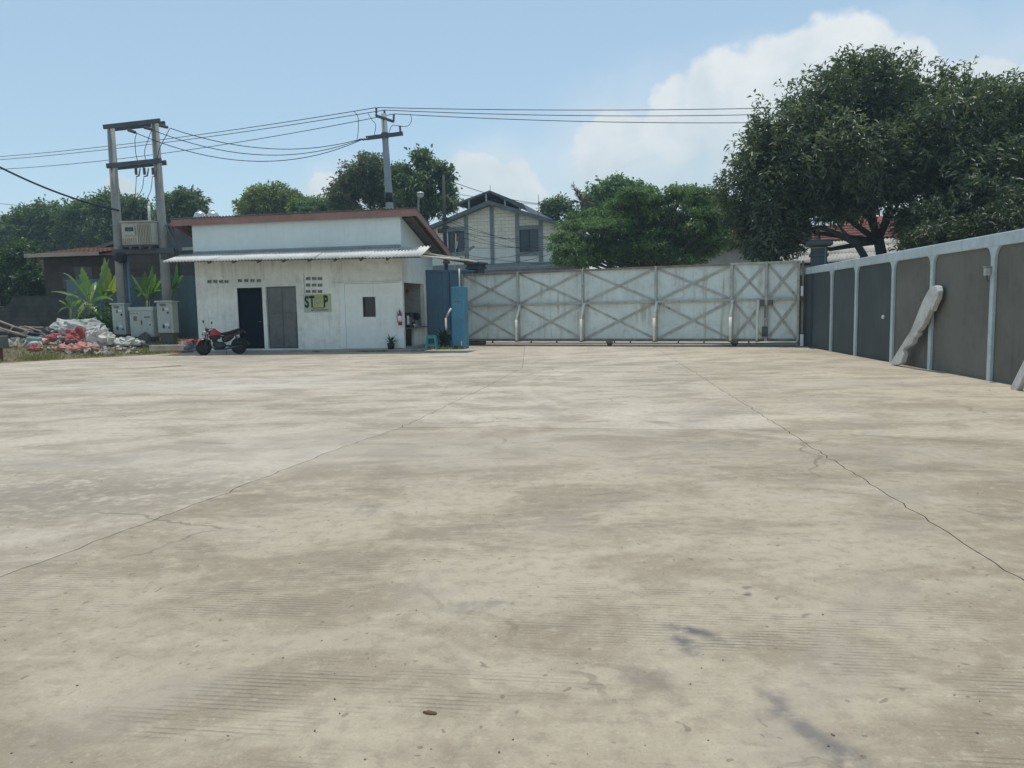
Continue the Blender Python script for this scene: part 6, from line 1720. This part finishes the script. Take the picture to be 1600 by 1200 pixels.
# the big dark tree over the wall, right
T1 = Vector((12.6, 25.2, 0))
lob = [PL(1330, 165, 75, 72, 26.5), PL(1245, 235, 82, 75, 26), PL(1190, 310, 60, 62, 26), PL(1205, 368, 48, 40, 25.6), PL(1335, 255, 95, 78, 25.5), PL(1420, 190, 80, 75, 27), PL(1290, 305, 60, 36, 26.5), PL(1430, 275, 80, 72, 26)]
make_tree('mango_tree', 'big dark green tree with open lower limbs behind the gate end', (AT(1392, 470, 25.5).x, 25.5, 0), lob, 12500, 9, (.22, .066), lm_dark, bark_d, .20, 'big trees behind the wall', .60, .22, .16, clump=.22, fork=tuple(AT(1372, 372, 25.5)), upbias=.35)
lob = [PL(1500, 215, 85, 80, 24.5), PL(1590, 210, 80, 80, 24.5), PL(1680, 250, 90, 100, 24.5), PL(1540, 310, 110, 75, 23.5), PL(1640, 320, 90, 70, 24), PL(1455, 345, 48, 45, 24.5), PL(1520, 370, 80, 40, 23.0)]
make_tree('mango_tree', 'second big dark green tree reaching out of the right edge', (AT(1560, 470, 24).x, 24, 0), lob, 10500, 9, (.21, .064), lm_dark, bark_d, .24, 'big trees behind the wall', .60, .22, .16, clump=.25, upbias=.35)
# bare limbs arching over the wall
mb = MB(); o = thing('bare_tree', 'dark bare tree limb arching left from behind the cement wall', 'tree', (AT(1352, 470, 24.5).x, 24.5, 0), 0)
bx0 = o.location
pts = [Vector((0, 0, -.05))] + [AT(px, py, 24.5 + dy) - bx0 for px, py, dy in ((1350, 400, 0), (1338, 380, .2), (1322, 372, .3), (1300, 362, .5), (1280, 355, .6), (1262, 358, .7))]
MB().tube(pts, [.14, .12, .11, .10, .08, .06, .04], 9).build('trunk', bark_d, o)
pts = [AT(px, py, 24.5 + dy) - bx0 for px, py, dy in ((1330, 375, .25), (1318, 362, .3), (1306, 345, .4))]
MB().tube(pts, [.06, .05, .03], 7).build('limb', bark_d, o)
# low shrubs along the wall's far side
for i, (px, py, rx, rz, Y) in enumerate(((1480, 372, 55, 25, 21), (1565, 355, 60, 32, 19.5))):
    q = AT(px, 470, Y)
    make_tree('shrub', ('dull green shrub peeking over the cement wall below the big trees', 'dark shrub peeking over the cement wall at the right edge')[i], (q.x, Y, 0), [PL(px, py, rx, rz, Y), PL(px + 30, py + 12, rx * .7, rz, Y + .3), PL(px - 20, py + 30, rx, rz * 1.6, Y)], 900, 7, (.16, .05), leaf_mat('leaf_shaded', (.025, .038, .018), (.06, .08, .032), (.11, .12, .05), .2, .5), bark, .06, None, .7, .2, .15, cat='shrub')  # leaf colour darkened in place of shade from the crowns above
# layered light-green tree beyond the gate
Ym = 33.0
lay = []
rr = random.Random(5)
for (px, py, rx) in ((905, 352, 32), (940, 335, 40), (985, 322, 46), (1030, 312, 52), (1085, 318, 45), (1120, 335, 32), (890, 388, 34), (925, 375, 44), (975, 362, 52), (1035, 352, 58), (1090, 358, 42), (1125, 372, 26), (905, 408, 30), (960, 395, 40), (1010, 385, 40), (1060, 380, 45), (1095, 395, 30), (895, 398, 26), (935, 400, 36), (985, 405, 34), (1040, 402, 30), (1075, 408, 26), (945, 352, 40), (1000, 340, 44), (1060, 335, 48), (1110, 350, 36), (880, 372, 24), (1095, 302, 26), (1060, 298, 22), (990, 302, 24)):
    lay.append(PL(px, py, rx, rr.uniform(4.5, 7), Ym + rr.uniform(-1.2, 1.2), 1.6))
lay += [PL(930, 390, 56, 16, Ym, 1.2), PL(1000, 378, 54, 16, Ym, 1.2), PL(1065, 366, 52, 15, Ym + .5, 1.2), PL(1112, 378, 34, 20, Ym + 1, 1.2), PL(960, 350, 60, 12, Ym, 1.2), PL(1045, 335, 66, 11, Ym, 1.2), PL(1010, 395, 60, 12, Ym, 1.2), PL(900, 404, 40, 10, Ym - .5, 1.2), PL(985, 318, 44, 8, Ym, 1.2)]
make_tree('layered_tree', 'light green tree with flat spreading tiers of small leaves beyond the gate', (AT(1026, 470, Ym).x, Ym, 0), lay, 13500, 8, (.14, .06), lm_mid, bark, .15, None, 1.0, .35, .12, clump=.25, cscale=1.3, twig=2.5, fork=tuple(AT(1026, 415, Ym)), flatten=.3, upbias=.6)
# smaller trees behind it
def simple(name, label, lobs, n, per, leaf, mat, group=None, **k):
    cx = sum(l[0] for l in lobs) / len(lobs); cy = sum(l[1] for l in lobs) / len(lobs)
    return make_tree(name, label, (cx, cy, 0), lobs, n, per, leaf, mat, bark, .2, group, **k)
Y = 52
simple('creeper_tree', 'tall narrow green tree column standing left behind the layered tree', [PL(935, 312, 22, 28, Y), PL(955, 300, 14, 22, Y), PL(945, 330, 30, 20, Y), PL(968, 292, 8, 14, Y)], 1500, 7, (.30, .13), lm_mid, shell=.6)
simple('feathery_tree', 'feathery green tree with drooping sprays above the layered tree', [PL(985, 300, 24, 14, Y), PL(1000, 315, 26, 16, Y), PL(970, 325, 22, 18, Y), PL(1010, 300, 12, 7, Y)], 1300, 7, (.32, .10), lm_mid, shell=.7, droop=.6)
simple('umbrella_tree', 'small round-topped tree to the right of the gable house roof', [PL(873, 322, 20, 10, Y), PL(860, 335, 18, 14, Y), PL(885, 342, 22, 16, Y)], 900, 7, (.28, .11), lm_far, shell=.7)
simple('flat_top_tree', 'flat-topped pale green tree between the layered tree and the big dark tree', [PL(1075, 300, 20, 6, 46), PL(1105, 310, 26, 8, 46), PL(1130, 320, 22, 8, 46), PL(1115, 345, 30, 26, 46), PL(1140, 360, 26, 26, 46)], 1700, 7, (.26, .10), lm_mid, shell=.8, flatten=.3)
# bare reddish dead frond plant
q = AT(912, 335, 50); o = thing('dry_palm', 'dry brown palm with ragged upright fronds behind the house', 'palm', (q.x, 50, 0), 0)
zt7 = AT(905, 315, 50).z
MB().tube([(0, 0, -.1), (.05, 0, zt7 * .5), (-.1, 0, zt7)], [.16, .13, .11], 8).build('trunk', bark, o)
drym = leaf_mat('frond_dry', (.10, .085, .06), (.2, .16, .11), None, .2, .8)
for (px, py) in ((895, 290), (899, 297), (905, 300), (915, 308), (890, 315), (925, 318)):
    tipv = AT(px, py, 50) - o.location; st_ = Vector((-.1, 0, zt7)); P = []; Dv = []
    for i in range(60):
        s = rng.random(); P.append(st_.lerp(tipv, s)); dv = (tipv - st_).normalized() + Vector(rng.normal(size=3)) * .5; Dv.append(dv)
    leaves_object('frond', np.array(P), np.array(Dv), rng.normal(size=(60, 3)), rng.uniform(.15, .4, 60), np.full(60, .05), rng.random(60) * .9, drym, o)
# trees behind the guard house
Y = 50
simple('mango_tree', 'round dark mango tree with reddish flush left of the utility pole', [PL(575, 282, 40, 36, Y), PL(550, 305, 32, 30, Y), PL(605, 300, 38, 36, Y), PL(580, 325, 55, 28, Y), PL(626, 290, 22, 26, Y)], 5200, 8, (.30, .085), lm_mango, 'trees behind the guard house', shell=.5, droop=.35)
simple('broadleaf_tree', 'taller green tree with a pointed top right of the utility pole', [PL(658, 258, 14, 20, 47), PL(655, 285, 32, 26, 47), PL(683, 275, 20, 16, 47), PL(675, 310, 32, 30, 47), PL(650, 325, 34, 28, 47), PL(635, 278, 18, 14, 47)], 3200, 7, (.34, .13), lm_far, 'trees behind the guard house', shell=.7, spikes=.15)
simple('rambutan_tree', 'yellow-green round tree rising behind the middle of the roof', [PL(430, 312, 32, 22, 62), PL(405, 320, 26, 20, 62), PL(455, 322, 28, 18, 62), PL(430, 330, 50, 22, 62)], 3600, 7, (.34, .12), lm_yel, 'trees behind the guard house', shell=.6)
simple('low_tree', 'low bright green treetop between the yellow-green tree and the mango tree', [PL(495, 325, 26, 12, 58), PL(475, 330, 20, 12, 58), PL(515, 330, 16, 12, 58)], 1300, 7, (.34, .13), lm_mid, 'trees behind the guard house', shell=.7)
simple('round_tree', 'dark round tree between the right concrete pole and the water tanks', [PL(288, 322, 28, 22, 56), PL(272, 335, 24, 24, 56), PL(300, 342, 22, 24, 56), PL(285, 355, 36, 20, 56)], 3000, 7, (.32, .12), lm_far, 'trees behind the guard house', shell=.6)
# the tree mass at the far left, tree by tree
Y = 68
gname = 'distant trees at the left'
simple('distant_tree', 'distant tree crown at the far left edge, lowest of the row', [PL(-30, 372, 40, 26, Y), PL(15, 372, 40, 28, Y), PL(-10, 395, 60, 24, Y)], 2300, 7, (.42, .17), lm_far, gname, shell=.7)
simple('distant_tree', 'distant rounded tree crown next to the lowest one, left of the thick cable end', [PL(75, 345, 40, 26, Y), PL(45, 360, 34, 26, Y), PL(100, 360, 34, 30, Y), PL(70, 385, 55, 26, Y)], 3200, 7, (.42, .17), lm_far, gname, shell=.7, spikes=.15)
simple('distant_tree', 'distant tree crown just left of the left concrete pole', [PL(135, 348, 36, 32, 66), PL(160, 335, 26, 22, 66), PL(150, 375, 46, 26, 66)], 2700, 7, (.42, .17), lm_far, gname, shell=.7, spikes=.15)
simple('distant_tree', 'distant feathery tree crown showing between the two concrete poles', [PL(190, 325, 40, 14, 64), PL(170, 318, 22, 14, 64), PL(215, 340, 32, 18, 64), PL(195, 360, 50, 28, 64)], 3000, 7, (.40, .14), lm_far, gname, shell=.8, spikes=.2)
simple('distant_tree', 'distant dark tree low behind the shed and the right concrete pole', [PL(250, 372, 40, 24, 64), PL(225, 385, 40, 20, 64)], 1500, 7, (.40, .16), lm_far, gname, shell=.8)
# near dark bush
simple('garden_bush', 'dense dark green bush-like tree over the old wall at the left edge', [PL(38, 415, 30, 32, 37.5), PL(15, 425, 28, 28, 37.5), PL(48, 445, 26, 26, 37), PL(20, 455, 34, 26, 37), PL(-15, 440, 30, 34, 37.5), PL(40, 395, 24, 16, 38)], 3800, 8, (.20, .09), leaf_mat('leaf_bush', (.03, .062, .024), (.085, .14, .045), (.19, .24, .10), .3, .4), shell=.6)
# ivy and rank weeds at the foot of the bananas
P = []; D = []
for i in range(3800):
    px = random.uniform(118, 178); Y = random.uniform(28.9, 30.2); p = AT(px, 500, Y); P.append((p.x, p.y, bank(p.x, p.y) + abs(random.gauss(0, .45)))); D.append((random.gauss(0, 1), random.gauss(-.4, 1), random.gauss(.4, .6)))
n = len(P); tag(leaves_object('undergrowth', np.array(P), np.array(D), rng.normal(size=(n, 3)), rng.uniform(.08, .2, n), rng.uniform(.04, .09, n), rng.beta(2, 2.4, n), leaf_mat('leaf_undergrowth', (.03, .06, .018), (.10, .17, .05), (.2, .24, .08), .3, .45), None), 'tangled green undergrowth round the banana stems', 'undergrowth', kind='stuff')

# ---- small things on the concrete
o = MB().add([(v[0], v[1], v[2] * .5) for v in lump(.022, .008, .012, 61, .2).v], lump(.022, .008, .012, 61, .2).f, True).build('dry_leaf', M('dry_leaf_brown', (.12, .075, .04), .8), None)
p = G(672, 1115); o.location = p + Vector((0, 0, .001)); o.rotation_euler[2] = -.25
tag(o, 'small curled brown leaf lying on the concrete in the foreground', 'leaf')
mb = MB(); rr = random.Random(21)
for i in range(170):
    Y = 2.2 + rr.random() ** 2 * 20; x = rr.uniform(-.75, .7) * Y
    if x > wall_x(Y) - .3: continue
    s = rr.uniform(.0015, .004); Mx = Matrix.Translation((x, Y, s * .5)) @ Matrix.Rotation(rr.uniform(0, 6), 4, 'Z') @ Matrix.Rotation(rr.uniform(-.4, .4), 4, 'X')
    mb.box((-s, -s * .7, -s * .5), (s, s * .7, s * .5), Mx)
tag(mb.build('grit', M('grit_grey', (.20, .175, .14), .9, .4, 20, .3)), 'loose grit scattered over the concrete yard', 'grit', kind='stuff')

# ================================================================== HAZE
mt, nt = new_mat('humid_air'); t = NT(nt)
pv = t.node('ShaderNodeVolumePrincipled'); pv.inputs['Color'].default_value = (.62, .86, 1.0, 1)
pv.inputs['Density'].default_value = 0.0011; pv.inputs['Anisotropy'].default_value = 0.2
o_ = t.node('ShaderNodeOutputMaterial'); t.l.new(pv.outputs[0], o_.inputs['Volume'])
hz_ = MB().box((-425, -65, -1.1), (425, 805, 21.0)).build('haze', mt)
tag(hz_, 'thin pale blue humid haze filling the air', 'haze', kind='stuff')
